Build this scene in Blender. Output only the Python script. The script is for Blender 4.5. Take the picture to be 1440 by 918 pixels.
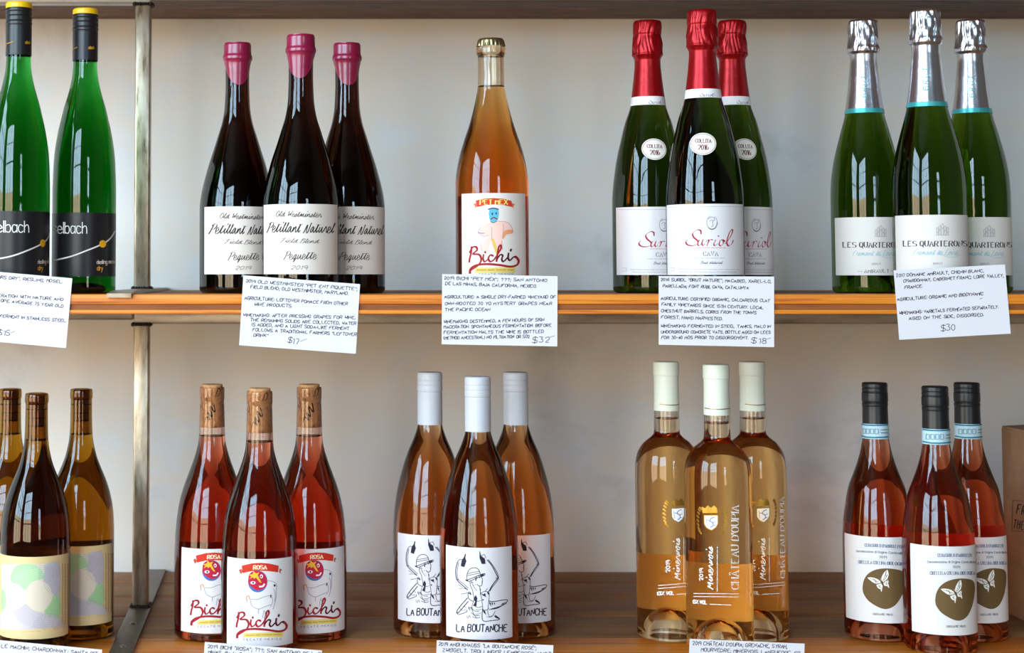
import bpy, bmesh, math, random
import numpy as np
from mathutils import Vector, noise

for _o in list(bpy.data.objects):
    bpy.data.objects.remove(_o)
C = bpy.context.scene.collection
SC = bpy.context.scene
PI = math.pi
random.seed(7)

# ------------------------------------------------------------------ camera
F = 2400.0                      # focal length in pixels of the 1440 x 918 frame
HOR, PPX = 388.0, 400.0         # horizon row, column of the view axis
TANP = 0.06
PITCH = math.atan(TANP)
PPY = HOR - F * TANP
CAM_Y = -1.82                   # shelf fronts lie at y = 0
cp, sp = math.cos(PITCH), math.sin(PITCH)


def ray(px, py):
    xc, yc = (px - PPX) / F, -(py - PPY) / F
    return xc, cp - yc * sp, sp + yc * cp


_d = ray(0, 932)
CAM_Z = -_d[2] / _d[1] * (0 - CAM_Y)          # lower shelf top is z = 0


def at(px, py, Y):
    dx, dy, dz = ray(px, py)
    t = (Y - CAM_Y) / dy
    return Vector((dx * t, Y, CAM_Z + dz * t))


cam_d = bpy.data.cameras.new('camera')
cam = bpy.data.objects.new('camera', cam_d)
C.objects.link(cam)
cam.location = (0, CAM_Y, CAM_Z)
cam.rotation_euler = (PI / 2 + PITCH, 0, 0)
cam_d.sensor_width = 36
cam_d.lens = F / 1440 * 36
cam_d.shift_x = (720 - PPX) / 1440
cam_d.shift_y = (PPY - 459) / 1440
cam_d.dof.use_dof = True
cam_d.dof.focus_distance = 1.90
cam_d.dof.aperture_fstop = 8.0
SC.camera = cam

# ------------------------------------------------------------------ light, exposure
SC.view_settings.view_transform = 'Standard'
SC.view_settings.look = 'None'
SC.view_settings.gamma = 1
SC.view_settings.use_curve_mapping = False
SC.view_settings.exposure = 1.0
SC.cycles.use_denoising = True
SC.cycles.max_bounces = 16
SC.cycles.transmission_bounces = 14
SC.cycles.glossy_bounces = 6
SC.cycles.diffuse_bounces = 4
SC.cycles.sample_clamp_indirect = 30
SC.cycles.blur_glossy = 0.3

world = bpy.data.worlds.new('world')
SC.world = world
world.use_nodes = True
world.node_tree.nodes['Background'].inputs[0].default_value = (0.6, 0.75, 1, 1)
world.node_tree.nodes['Background'].inputs[1].default_value = 0.3

LX, FY, RX = -3.3, -3.9, 3.0          # left wall, wall behind the camera, right wall
FLOOR, CEIL = -1.0, 3.2
WALL_Y = 0.554
# windows: (wall, from, to, z0, z1)
WINDOWS = [('front', -2.95, -0.75, -0.35, 2.8), ('left', -3.3, -1.1, -0.35, 2.8), ('front', 1.0, 1.6, -0.25, 1.6)]
SKY_L, LOW_L = 8.0, 4.4
SKY_C, LOW_C = (0.57, 0.81, 1.0), (1.0, 0.78, 0.50)


def area(name, wall, a, b, z0, z1, L, col):
    ld = bpy.data.lights.new(name, 'AREA')
    ld.shape = 'RECTANGLE'
    ld.size, ld.size_y = b - a, z1 - z0
    ld.energy = L * PI * (b - a) * (z1 - z0)
    ld.color = col
    o = bpy.data.objects.new(name, ld)
    C.objects.link(o)
    m, zm = (a + b) / 2, (z0 + z1) / 2
    if wall == 'front':
        o.location = (m, FY - 0.12, zm)
        o.rotation_euler = (PI / 2, 0, 0)        # shines to +y
    else:
        o.location = (LX - 0.12, m, zm)
        o.rotation_euler = (PI / 2, 0, -PI / 2)  # shines to +x
    return o


for w_, a_, b_, z0_, z1_ in WINDOWS:
    zs = z0_ + (z1_ - z0_) * 0.34
    area('window_sky_light', w_, a_, b_, zs, z1_, SKY_L, SKY_C)
    area('window_street_light', w_, a_, b_, z0_, zs, LOW_L, LOW_C)


# ------------------------------------------------------------------ materials
def lin(c):
    return tuple((v / 255 / 12.92) if v / 255 <= 0.04045 else ((v / 255 + 0.055) / 1.055) ** 2.4 for v in c)


def mat(name):
    m = bpy.data.materials.new(name)
    m.use_nodes = True
    return m, m.node_tree.nodes, m.node_tree.links


_plain = {}


def plain(name, rgb, rough=0.5, metal=0.0, spec=0.5, bump=0.0, bscale=300, coat=0.0):
    if name in _plain:
        return _plain[name]
    m, n, l = mat(name)
    b = n['Principled BSDF']
    b.inputs['Base Color'].default_value = (*lin(rgb), 1)
    b.inputs['Roughness'].default_value = rough
    b.inputs['Metallic'].default_value = metal
    b.inputs['Specular IOR Level'].default_value = spec
    b.inputs['Coat Weight'].default_value = coat
    if bump:
        t = n.new('ShaderNodeTexCoord')
        x = n.new('ShaderNodeTexNoise')
        x.inputs['Scale'].default_value = bscale
        bp = n.new('ShaderNodeBump')
        bp.inputs['Strength'].default_value = bump
        bp.inputs['Distance'].default_value = 0.001
        l.new(t.outputs['Object'], x.inputs['Vector'])
        l.new(x.outputs['Fac'], bp.inputs['Height'])
        l.new(bp.outputs['Normal'], b.inputs['Normal'])
    _plain[name] = m
    return m


def ink(rgb):
    return plain('ink_%d_%d_%d' % rgb, rgb, 0.6, spec=0.2)


def noisy(name, stops, scale=(1, 1, 1), detail=6, rough=(0.5, 0.5), metal=0.0, bump=0.0, dist=0.0, nscale=5, spec=0.5):
    """Noise stretched by scale, through a colour ramp."""
    m, n, l = mat(name)
    b = n['Principled BSDF']
    t = n.new('ShaderNodeTexCoord')
    mp = n.new('ShaderNodeMapping')
    mp.inputs['Scale'].default_value = scale
    x = n.new('ShaderNodeTexNoise')
    x.inputs['Scale'].default_value = nscale
    x.inputs['Detail'].default_value = detail
    x.inputs['Roughness'].default_value = 0.62
    x.inputs['Distortion'].default_value = dist
    r = n.new('ShaderNodeValToRGB')
    el = r.color_ramp.elements
    while len(el) < len(stops):
        el.new(0.5)
    for e, (p, c) in zip(el, stops):
        e.position = p
        e.color = (*lin(c), 1)
    l.new(t.outputs['Object'], mp.inputs['Vector'])
    l.new(mp.outputs['Vector'], x.inputs['Vector'])
    l.new(x.outputs['Fac'], r.inputs['Fac'])
    l.new(r.outputs['Color'], b.inputs['Base Color'])
    mr = n.new('ShaderNodeMapRange')
    mr.inputs['To Min'].default_value, mr.inputs['To Max'].default_value = rough
    l.new(x.outputs['Fac'], mr.inputs['Value'])
    l.new(mr.outputs['Result'], b.inputs['Roughness'])
    b.inputs['Metallic'].default_value = metal
    b.inputs['Specular IOR Level'].default_value = spec
    if bump:
        bp = n.new('ShaderNodeBump')
        bp.inputs['Strength'].default_value = bump
        bp.inputs['Distance'].default_value = 0.002
        l.new(x.outputs['Fac'], bp.inputs['Height'])
        l.new(bp.outputs['Normal'], b.inputs['Normal'])
    return m


def glass(name, T, path=0.075, tint=(1, 1, 1), ior=1.37, rough=0.0):
    """Wine-filled glass: T is what comes through `path` metres of it."""
    m, n, l = mat(name)
    n.remove(n['Principled BSDF'])
    g = n.new('ShaderNodeBsdfRefraction')
    g.inputs['Color'].default_value = (*tint, 1)
    g.inputs['IOR'].default_value = ior
    g.inputs['Roughness'].default_value = rough
    v = n.new('ShaderNodeVolumeAbsorption')
    s = [-math.log(t) / path for t in T]
    d = max(s) * 1.0001
    v.inputs['Color'].default_value = (*[1 - q / d for q in s], 1)
    v.inputs['Density'].default_value = d
    out = n['Material Output']
    gl = n.new('ShaderNodeBsdfGlossy')            # colourless gloss of the glass skin
    gl.inputs['Roughness'].default_value = 0.0
    fr = n.new('ShaderNodeFresnel')
    ge = n.new('ShaderNodeNewGeometry')           # the wine side meets air at its own index
    mr = n.new('ShaderNodeMapRange')
    mr.inputs['To Min'].default_value, mr.inputs['To Max'].default_value = 1.54, ior
    l.new(ge.outputs['Backfacing'], mr.inputs['Value'])
    l.new(mr.outputs['Result'], fr.inputs['IOR'])
    mx = n.new('ShaderNodeMixShader')
    l.new(fr.outputs[0], mx.inputs['Fac'])
    l.new(g.outputs[0], mx.inputs[1])
    l.new(gl.outputs[0], mx.inputs[2])
    l.new(mx.outputs[0], out.inputs['Surface'])
    l.new(v.outputs[0], out.inputs['Volume'])
    return m


def paper(name, rgb, trans=0.0, rough=0.55):
    m, n, l = mat(name)
    b = n['Principled BSDF']
    b.inputs['Base Color'].default_value = (*lin(rgb), 1)
    b.inputs['Roughness'].default_value = rough
    b.inputs['Specular IOR Level'].default_value = 0.3
    if trans:
        tr = n.new('ShaderNodeBsdfTranslucent')
        tr.inputs['Color'].default_value = (*lin(rgb), 1)
        mx = n.new('ShaderNodeMixShader')
        mx.inputs['Fac'].default_value = trans
        l.new(b.outputs[0], mx.inputs[1])
        l.new(tr.outputs[0], mx.inputs[2])
        l.new(mx.outputs[0], n['Material Output'].inputs['Surface'])
    return m


M_WALL = noisy('plaster', [(0.28, (204, 201, 197)), (0.42, (228, 228, 227)), (0.50, (234, 227, 217)), (0.62, (228, 231, 232)), (0.76, (240, 236, 228))], (1, 1, 1.3), 9, (0.85, 0.95), bump=0.3, dist=0.4, nscale=3.6)
M_ROOM = noisy('room_plaster', [(0.3, (84, 74, 66)), (0.7, (96, 86, 76))], rough=(0.9, 0.9))
M_FLOOR = noisy('floor_wood', [(0.3, (110, 78, 52)), (0.7, (146, 106, 72))], (1, 12, 1), rough=(0.5, 0.6))
M_CEIL = noisy('ceiling_paint', [(0.3, (84, 72, 62)), (0.7, (96, 84, 72))], rough=(0.9, 0.9))
M_OAK = noisy('oiled_orange_wood', [(0.30, (150, 66, 10)), (0.44, (214, 118, 22)), (0.58, (232, 142, 34)), (0.74, (196, 96, 14))], (1.2, 40, 60), 8, (0.42, 0.55), bump=0.15, dist=0.8, nscale=4)
M_OAKD = noisy('dark_ply_layer', [(0.3, (92, 44, 14)), (0.55, (150, 82, 30)), (0.8, (112, 58, 20))], (1.5, 30, 30), 8, (0.6, 0.7), bump=0.2, nscale=4)
M_PLANK = noisy('weathered_brown_wood', [(0.25, (98, 62, 34)), (0.5, (142, 98, 58)), (0.75, (166, 120, 74))], (1.0, 13, 13), 9, (0.6, 0.75), bump=0.2, dist=0.5, nscale=4)
M_UNDER = noisy('plywood_underside', [(0.34, (74, 44, 28)), (0.47, (122, 86, 62)), (0.56, (88, 54, 36)), (0.7, (150, 114, 88))], (1.2, 11, 8), 5, (0.6, 0.75), dist=0.9, nscale=4)
M_STEEL = noisy('brushed_steel', [(0.30, (96, 80, 60)), (0.42, (186, 172, 146)), (0.6, (224, 214, 194)), (0.75, (240, 234, 220))], (26, 26, 5), 9, (0.28, 0.5), metal=0.8, bump=0.1, nscale=4)
M_BAR = noisy('steel_bar', [(0.25, (140, 132, 122)), (0.5, (190, 184, 176)), (0.75, (224, 220, 214))], (3, 20, 20), 8, (0.3, 0.5), metal=0.4, nscale=4)
M_STRAP = noisy('dark_steel_strap', [(0.3, (84, 76, 68)), (0.7, (132, 122, 112))], (14, 3, 14), 6, (0.35, 0.5), metal=0.8, nscale=4)
M_STRAPL = noisy('worn_steel_strap', [(0.3, (150, 128, 104)), (0.7, (196, 180, 160))], (14, 3, 14), 6, (0.4, 0.5), metal=0.6, nscale=4)
M_WELD = plain('burnt_weld', (52, 42, 36), 0.5, 0.6, bump=0.6, bscale=400)
M_FRAME = plain('window_frame_paint', (28, 28, 30), 0.5)
M_CARD = paper('index_card', (226, 223, 229), 0.0, 0.7)
M_KRAFT = noisy('kraft_cardboard', [(0.3, (150, 112, 80)), (0.7, (172, 132, 98))], (1, 1, 1), 8, (0.85, 0.9), nscale=40)
M_CORK = noisy('natural_cork', [(0.25, (120, 78, 44)), (0.42, (190, 142, 92)), (0.7, (214, 170, 118))], (60, 60, 60), 8, (0.8, 0.9), nscale=4)
M_CORKD = noisy('dark_cork', [(0.3, (120, 70, 40)), (0.7, (170, 112, 70))], (60, 60, 20), 8, (0.8, 0.9), nscale=4)


# ------------------------------------------------------------------ object helpers
def link(name, me, parent=None, mats=()):
    o = bpy.data.objects.new(name, me)
    C.objects.link(o)
    for m in mats:
        me.materials.append(m)
    if parent is not None:
        o.parent = parent
    return o


def from_bm(name, bm, m, parent=None, smooth=False, angle=40):
    me = bpy.data.meshes.new(name)
    bm.normal_update()
    bm.to_mesh(me)
    bm.free()
    if smooth:
        me.shade_smooth()
        if angle:
            me.set_sharp_from_angle(angle=math.radians(angle))
    return link(name, me, parent, m if isinstance(m, (list, tuple)) else [m])


def box(bm, x0, x1, y0, y1, z0, z1, mi=0):
    v = [bm.verts.new(p) for p in ((x0, y0, z0), (x1, y0, z0), (x1, y1, z0), (x0, y1, z0), (x0, y0, z1), (x1, y0, z1), (x1, y1, z1), (x0, y1, z1))]
    for q in ((0, 3, 2, 1), (4, 5, 6, 7), (0, 1, 5, 4), (1, 2, 6, 5), (2, 3, 7, 6), (3, 0, 4, 7)):
        f = bm.faces.new([v[i] for i in q])
        f.material_index = mi
    return v


def bevel(bm, w, seg=2):
    bmesh.ops.bevel(bm, geom=list(bm.edges), offset=w, segments=seg, profile=0.5, affect='EDGES')


def boxobj(name, x0, x1, y0, y1, z0, z1, m, parent=None, bev=0.0):
    bm = bmesh.new()
    box(bm, x0, x1, y0, y1, z0, z1)
    if bev:
        bevel(bm, bev)
    return from_bm(name, bm, m, parent, smooth=bool(bev), angle=50)


def struct(o):
    o['kind'] = 'structure'
    return o


def tag(o, label, cat, group=None):
    o['label'] = label
    o['category'] = cat
    if group:
        o['group'] = group
    return o


def empty(name, loc, rz=0.0):
    o = bpy.data.objects.new(name, None)
    C.objects.link(o)
    o.location = loc
    o.rotation_euler = (0, 0, rz)
    o.empty_display_size = 0.05
    return o


def copy_tree(o, parent=None):
    c = o.copy()
    C.objects.link(c)
    if parent is not None:
        c.parent = parent
    for ch in list(o.children):
        copy_tree(ch, c)
    return c


def lathe(bm, prof, n=72, mi=0, mod=None):
    """Surface of revolution; prof = [(r, z)]; mod(theta, i, r, z) -> (r, z)."""
    rings = []
    for i, (r, z) in enumerate(prof):
        if r < 1e-7:
            rings.append([bm.verts.new((0, 0, z))])
            continue
        ring = []
        for k in range(n):
            t = 2 * PI * k / n
            rr, zz = mod(t, i, r, z) if mod else (r, z)
            ring.append(bm.verts.new((rr * math.sin(t), -rr * math.cos(t), zz)))
        rings.append(ring)
    for a, b in zip(rings, rings[1:]):
        for k in range(n):
            k2 = (k + 1) % n
            if len(a) == 1 and len(b) == 1:
                continue
            if len(a) == 1:
                f = bm.faces.new((a[0], b[k2], b[k]))
            elif len(b) == 1:
                f = bm.faces.new((a[k], a[k2], b[0]))
            else:
                f = bm.faces.new((a[k], a[k2], b[k2], b[k]))
            f.material_index = mi
    return rings


def pchip(xs, ys, xq):
    xs, ys, xq = map(lambda a: np.asarray(a, float), (xs, ys, xq))
    h = np.diff(xs)
    d = np.diff(ys) / h
    m = np.zeros(len(xs))
    m[0], m[-1] = d[0], d[-1]
    for i in range(1, len(xs) - 1):
        if d[i - 1] * d[i] > 0:
            w1, w2 = 2 * h[i] + h[i - 1], h[i] + 2 * h[i - 1]
            m[i] = (w1 + w2) / (w1 / d[i - 1] + w2 / d[i])
    k = np.clip(np.searchsorted(xs, xq) - 1, 0, len(xs) - 2)
    t = (xq - xs[k]) / h[k]
    return ((2 * t**3 - 3 * t**2 + 1) * ys[k] + (t**3 - 2 * t**2 + t) * h[k] * m[k]
            + (-2 * t**3 + 3 * t**2) * ys[k + 1] + (t**3 - t**2) * h[k] * m[k + 1])


# ------------------------------------------------------------------ lettering: a small single-stroke alphabet
GL = {
    'A': '00 39 60|13 53', 'B': '00 09 49 68 66 45 05|45 64 61 40 00', 'C': '67 59 29 07 02 20 50 62',
    'D': '00 09 39 67 62 30 00', 'E': '69 09 00 60|05 45', 'F': '69 09 00|05 45', 'G': '67 59 29 07 02 20 50 62 64 34',
    'H': '00 09|60 69|05 65', 'I': '00 09', 'J': '49 42 30 10 02', 'K': '00 09|69 04|25 60', 'L': '09 00 60',
    'M': '00 09 34 69 60', 'N': '00 09 60 69', 'O': '29 07 02 20 40 62 67 49 29', 'P': '00 09 49 68 66 44 04',
    'Q': '29 07 02 20 40 62 67 49 29|32 6a', 'R': '00 09 49 68 66 44 04|34 60', 'S': '68 49 19 07 06 15 54 63 61 50 20 01',
    'T': '09 69|39 30', 'U': '09 02 20 40 62 69', 'V': '09 30 69', 'W': '09 10 36 50 69', 'X': '09 60|69 00',
    'Y': '09 35 69|35 30', 'Z': '09 69 00 60',
    '0': '29 07 02 20 30 52 57 39 29', '1': '07 29 20', '2': '07 19 49 57 55 00 50', '3': '09 59 25 45 53 51 30 10 01',
    '4': '40 49 03 53', '5': '49 09 05 35 53 51 30 10 01', '6': '49 29 06 02 20 30 52 54 35 15 04', '7': '09 59 20',
    '8': '25 07 19 39 57 35 25 03 01 20 30 51 53 35', '9': '55 34 14 06 08 29 39 57 50',
    '.': '00 01', ',': '11 0b', ';': '11 0b|15 16', ':': '01 02|05 06', '"': '09 07|29 27', "'": '09 07',
    '?': '07 19 39 57 35 33|30 31', '-': '04 34', '$': '68 49 19 07 06 15 54 63 61 50 20 01|3a 3A', '(': '29 06 03 20',
    ')': '09 26 23 00', '%': '00 69|09 08|60 61', '&': '60 07 29 47 02 20 40 63',
    'a': '56 50|55 36 16 04 02 10 30 52', 'b': '09 00|05 26 46 54 52 40 20 01', 'c': '55 36 16 04 02 10 40 51',
    'd': '59 50|55 36 16 04 02 10 30 52', 'e': '03 53 54 36 16 04 02 10 40 51', 'f': '49 29 18 10|06 36',
    'g': '56 5b 4d 1d 0c|55 36 16 04 02 10 30 52', 'h': '09 00|04 26 46 54 50', 'i': '00 06|08 09', 'j': '26 2b 1d 0d|28 29',
    'k': '09 00|56 02|24 50', 'l': '00 09', 'm': '00 06|04 16 26 34 30|34 46 56 64 60', 'n': '00 06|04 26 46 54 50',
    'o': '16 04 02 10 40 52 54 46 16', 'p': '06 0d|05 26 46 54 52 40 20 01', 'q': '56 5d|55 36 16 04 02 10 30 52',
    'r': '00 06|04 26 36', 's': '45 36 16 05 04 33 42 41 30 10 01', 't': '19 12 20 30|06 36', 'u': '06 02 10 30 52|56 50',
    'v': '06 20 46', 'w': '06 10 34 50 66', 'x': '06 50|56 00', 'y': '06 20|46 20 0d', 'z': '06 56 00 50',
    # flowing lower case: each letter enters and leaves on the base line
    '\x01': '',
}
CUR = {
    'a': '44 36 14 02 10 32 46 42 50 72', 'b': '02 38 19 01 20 43 25 52', 'c': '45 36 14 02 10 30 62', 'd': '44 36 14 02 10 32 59 42 50 72',
    'e': '02 33 35 16 04 02 10 30 52', 'f': '02 48 29 1d 3d 22 52', 'g': '44 36 14 02 10 32 46 3b 1d 0b 52', 'h': '02 38 19 00 24 46 42 50 72',
    'i': '02 26 12 20 42|38 39', 'k': '02 38 19 00 24 46 23 50 72', 'l': '02 38 29 12 20 42', 'm': '02 16 00 24 36 30 54 66 62 70 92',
    'n': '02 16 00 24 46 42 50 72', 'o': '36 14 02 10 30 43 36 64', 'p': '02 26 0d 14 36 43 20 52', 'q': '44 36 14 02 10 32 46 2d 41 62',
    'r': '02 26 35 42 50 62', 's': '02 36 33 31 10 01 52', 't': '02 39 12 20 42|07 57', 'u': '02 16 02 10 32 46 42 50 72', 'v': '02 16 10 44 46 64',
    'w': '02 16 02 10 32 46 42 50 73 76 85', 'x': '02 16 30 50 62|46 00', 'y': '02 16 02 20 46 3b 1d 0b 52', 'z': '05 36 01 31 2d 0c 52',
    'O': '49 17 03 20 40 64 57 39 17', 'W': '07 29 10 57 50 79 89', 'P': '07 28 00|07 39 68 66 44 24', 'N': '00 10 49 40 70 89 98', 'F': '07 29 79|49 10 00|25 55',
    'B': '29 00|07 49 68 46 26|46 63 50 20', 'C': '68 49 15 02 20 50', 'D': '29 00 50 66 49 08', 'L': '59 39 12 00 50 61', 'R': '07 28 00|07 39 68 66 44 24 60',
    'S': '68 49 26 44 31 10 02', 'M': '00 29 31 79 60 80', 'T': '08 89|49 20 00',
}


def _dec(s):
    out = []
    for st in s.split('|'):
        if not st:
            continue
        pts = []
        for p in st.split():
            y = p[1]
            y = int(y) if y.isdigit() else {'a': -1, 'b': -2, 'c': -3, 'd': -4, 'A': 10}[y]
            pts.append((float(p[0]), float(y)))
        out.append(pts)
    return out


GLYPH = {k: _dec(v) for k, v in GL.items()}
CURS = {k: _dec(v) for k, v in CUR.items()}


def chaikin(pts, it=2):
    for _ in range(it):
        if len(pts) < 3:
            return pts
        q = [pts[0]]
        for i in range(len(pts) - 1):
            a, b = pts[i], pts[i + 1]
            if i > 0:
                q.append((a[0] * .75 + b[0] * .25, a[1] * .75 + b[1] * .25))
            if i < len(pts) - 2:
                q.append((a[0] * .25 + b[0] * .75, a[1] * .25 + b[1] * .75))
        q.append(pts[-1])
        pts = q
    return pts


def through(pts, k=5, closed=False):
    """Smooth curve through every traced point."""
    n = len(pts)
    if n < 3:
        return list(pts)
    out = []
    for i in range(n if closed else n - 1):
        if closed:
            p = [pts[(i + j) % n] for j in (-1, 0, 1, 2)]
        else:
            p = [pts[max(0, i - 1)], pts[i], pts[i + 1], pts[min(n - 1, i + 2)]]
        for q in range(k):
            t = q / k
            out.append(tuple(0.5 * (2 * p[1][c] + (p[2][c] - p[0][c]) * t + (2 * p[0][c] - 5 * p[1][c] + 4 * p[2][c] - p[3][c]) * t * t
                                    + (3 * p[1][c] - p[0][c] - 3 * p[2][c] + p[3][c]) * t ** 3) for c in (0, 1)))
    if not closed:
        out.append(tuple(pts[-1]))
    return out


class Art:
    """Flat print traced in picture pixels and laid on a surface by mp(px, py, offset)."""

    def __init__(self, mp, ox=0.0, oy=0.0, sc=1.0, off=0.00012, step=1.6):
        self.mp, self.ox, self.oy, self.sc, self.off, self.step = mp, ox, oy, sc, off, step
        self.v, self.f, self.fm, self.cols = [], [], [], []
        self.layer = 0

    def _mi(self, col):
        if col not in self.cols:
            self.cols.append(col)
        return self.cols.index(col)

    def _pt(self, x, y):
        self.v.append(self.mp(x, y, self.off + self.layer * 0.00004))
        return len(self.v) - 1

    def T(self, p):
        return (self.ox + p[0] / self.sc, self.oy + p[1] / self.sc)

    def ribbon(self, pts, widths, col):
        """pts, widths in picture pixels."""
        P, W = [pts[0]], [widths[0]]
        for (a, wa), (b, wb) in zip(zip(pts, widths), list(zip(pts, widths))[1:]):
            L = math.hypot(b[0] - a[0], b[1] - a[1])
            if L < 1e-6:
                continue
            k = max(1, int(L / self.step))
            for i in range(1, k + 1):
                t = i / k
                P.append((a[0] + (b[0] - a[0]) * t, a[1] + (b[1] - a[1]) * t))
                W.append(wa + (wb - wa) * t)
        if len(P) < 2:
            return
        mi = self._mi(col)
        prev = None
        n = len(P)
        for i in range(n):
            a, b = P[max(0, i - 1)], P[min(n - 1, i + 1)]
            dx, dy = b[0] - a[0], b[1] - a[1]
            L = math.hypot(dx, dy) or 1
            dx, dy = dx / L, dy / L
            w = W[i] / 2
            ex = (-w * .6 if i == 0 else w * .6 if i == n - 1 else 0)
            x, y = P[i][0] + dx * ex, P[i][1] + dy * ex
            l_, r_ = self._pt(x - dy * w, y + dx * w), self._pt(x + dy * w, y - dx * w)
            if prev:
                self.f.append((prev[0], prev[1], r_, l_))
                self.fm.append(mi)
            prev = (l_, r_)

    def stroke(self, pts, w, col, smooth=2, closed=False):
        pts = list(pts)
        if closed:
            pts.append(pts[0])
        if smooth:
            pts = through(pts)
        pts = [self.T(p) for p in pts]
        self.ribbon(pts, [w / self.sc] * len(pts), col)

    def brush(self, pts, w0, w1, col, nib=0.6):
        """Calligraphic: thick where it runs down, thin across."""
        pts = through(list(pts), 6)
        q = [self.T(p) for p in pts]
        W = []
        for i in range(len(q)):
            a, b = q[max(0, i - 1)], q[min(len(q) - 1, i + 1)]
            an = math.atan2(b[1] - a[1], b[0] - a[0])
            W.append((w0 + (w1 - w0) * abs(math.sin(an + nib)) ** 1.5) / self.sc)
        self.ribbon(q, W, col)

    def fill(self, poly, col, smooth=0):
        poly = list(poly)
        if smooth:
            poly = through(poly, 4, True)
        P = [self.T(p) for p in poly]
        mi = self._mi(col)
        x0, x1 = min(p[0] for p in P), max(p[0] for p in P)
        k = max(2, int((x1 - x0) / 0.7))
        xs = [x0 + (x1 - x0) * i / k for i in range(k + 1)]

        def cuts(x):
            c = []
            for a, b in zip(P, P[1:] + P[:1]):
                if (a[0] <= x) != (b[0] <= x):
                    c.append(a[1] + (b[1] - a[1]) * (x - a[0]) / (b[0] - a[0]))
            return sorted(c)
        for xa, xb in zip(xs, xs[1:]):
            e = (xb - xa) * 0.02
            ca, cb = cuts(xa + e), cuts(xb - e)
            if len(ca) != len(cb):
                ca = cb = cuts((xa + xb) / 2)
            for i in range(0, len(ca) - 1, 2):
                n = max(1, int(max(ca[i + 1] - ca[i], cb[i + 1] - cb[i]) / 12))
                for j in range(n):
                    u, w = j / n, (j + 1) / n
                    ya, yb = ca[i] + (ca[i + 1] - ca[i]) * u, ca[i] + (ca[i + 1] - ca[i]) * w
                    yc, yd = cb[i] + (cb[i + 1] - cb[i]) * u, cb[i] + (cb[i + 1] - cb[i]) * w
                    self.f.append((self._pt(xa, ya), self._pt(xa, yb), self._pt(xb, yd), self._pt(xb, yc)))
                    self.fm.append(mi)

    def disc(self, cx, cy, rx, ry, col, n=36):
        self.fill([(cx + rx * math.cos(2 * PI * i / n), cy + ry * math.sin(2 * PI * i / n)) for i in range(n)], col)

    def ring(self, cx, cy, rx, ry, w, col, a0=0.0, a1=360.0, n=40):
        self.stroke([(cx + rx * math.cos(math.radians(a0 + (a1 - a0) * i / n)), cy + ry * math.sin(math.radians(a0 + (a1 - a0) * i / n))) for i in range(n + 1)], w, col, 0)

    def text(self, s, p0, p1, h, w, col, style='plain', slant=0.0, jit=0.0, gap=2.2, space=4.0):
        p0, p1 = self.T(p0), self.T(p1)
        h, w = h / self.sc, w / self.sc
        rs = random.Random(s + str(p0))
        glyphs, x = [], 0.0
        for ch in s:
            if ch == ' ':
                x += space
                continue
            cur = style == 'cursive' and ch in CURS
            acc = None
            base = ch
            if ch in 'ÂÉéèâ':
                base = {'Â': 'A', 'É': 'E', 'é': 'e', 'è': 'e', 'â': 'a'}[ch]
                acc = ch
                cur = style == 'cursive' and base in CURS
            st = (CURS if cur else GLYPH)[base]
            mx = max(p[0] for q in st for p in q)
            st = [list(q) for q in st]
            if acc == 'Â':
                st.append([(1.5, 10.5), (3, 12.5), (4.5, 10.5)])
            elif acc:
                st.append([(3, 10.5), (5, 12.5)])
            glyphs.append((x, st, cur))
            x += mx + (0.0 if cur and base.islower() else (0.8 if cur else gap))
        tot = max(x - (0 if style == 'cursive' else gap), 1)
        L = math.hypot(p1[0] - p0[0], p1[1] - p0[1])
        d = ((p1[0] - p0[0]) / L, (p1[1] - p0[1]) / L)
        u = (d[1], -d[0])
        sx, sy = L / tot, h / 9.0
        for gx, st, cur in glyphs:
            jx, jy = rs.uniform(-1, 1) * jit, rs.uniform(-1, 1) * jit
            sh = slant + rs.uniform(-1, 1) * jit * 0.12
            k = 1 + rs.uniform(-1, 1) * jit * 0.12
            for q in st:
                sm = 3 if cur else (1 if style == 'hand' else 2)
                if style == 'serif':
                    q2 = q if len(q) < 5 else chaikin(q, 2)
                elif style == 'plain':
                    q2 = q if len(q) < 4 else chaikin(q, 2)
                else:
                    q2 = chaikin(q, sm)
                pts, W = [], []
                for i, (a, b) in enumerate(q2):
                    xx, yy = (gx + a + jx + b * sh) * sx, (b * k + jy) * sy
                    pts.append((p0[0] + d[0] * xx + u[0] * yy, p0[1] + d[1] * xx + u[1] * yy))
                    A, B = q2[max(0, i - 1)], q2[min(len(q2) - 1, i + 1)]
                    ang = math.atan2((B[1] - A[1]) * sy, (B[0] - A[0]) * sx)
                    if style == 'serif':
                        W.append(w * ((0.3 if h > 5.5 else 0.6) + (0.9 if h > 5.5 else 0.5) * abs(math.sin(ang)) ** 1.5))
                    elif style == 'cursive':
                        W.append(w * (0.45 + 0.8 * abs(math.sin(ang + 0.3)) ** 2))
                    else:
                        W.append(w)
                self.ribbon(pts, W, col)
                if style == 'serif':
                    for (a, b), (c, e) in ((q[0], q[1]), (q[-1], q[-2])):
                        if b in (0.0, 9.0) and abs(e - b) > 1.5 * abs(c - a) or (b == 0.0 and abs(e - b) > abs(c - a)):
                            yy = b * sy
                            pa, pb = (gx + a - 1.5) * sx, (gx + a + 1.5) * sx
                            self.ribbon([(p0[0] + d[0] * t + u[0] * yy, p0[1] + d[1] * t + u[1] * yy) for t in (pa, pb)], [w * .42, w * .42], col)

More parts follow.
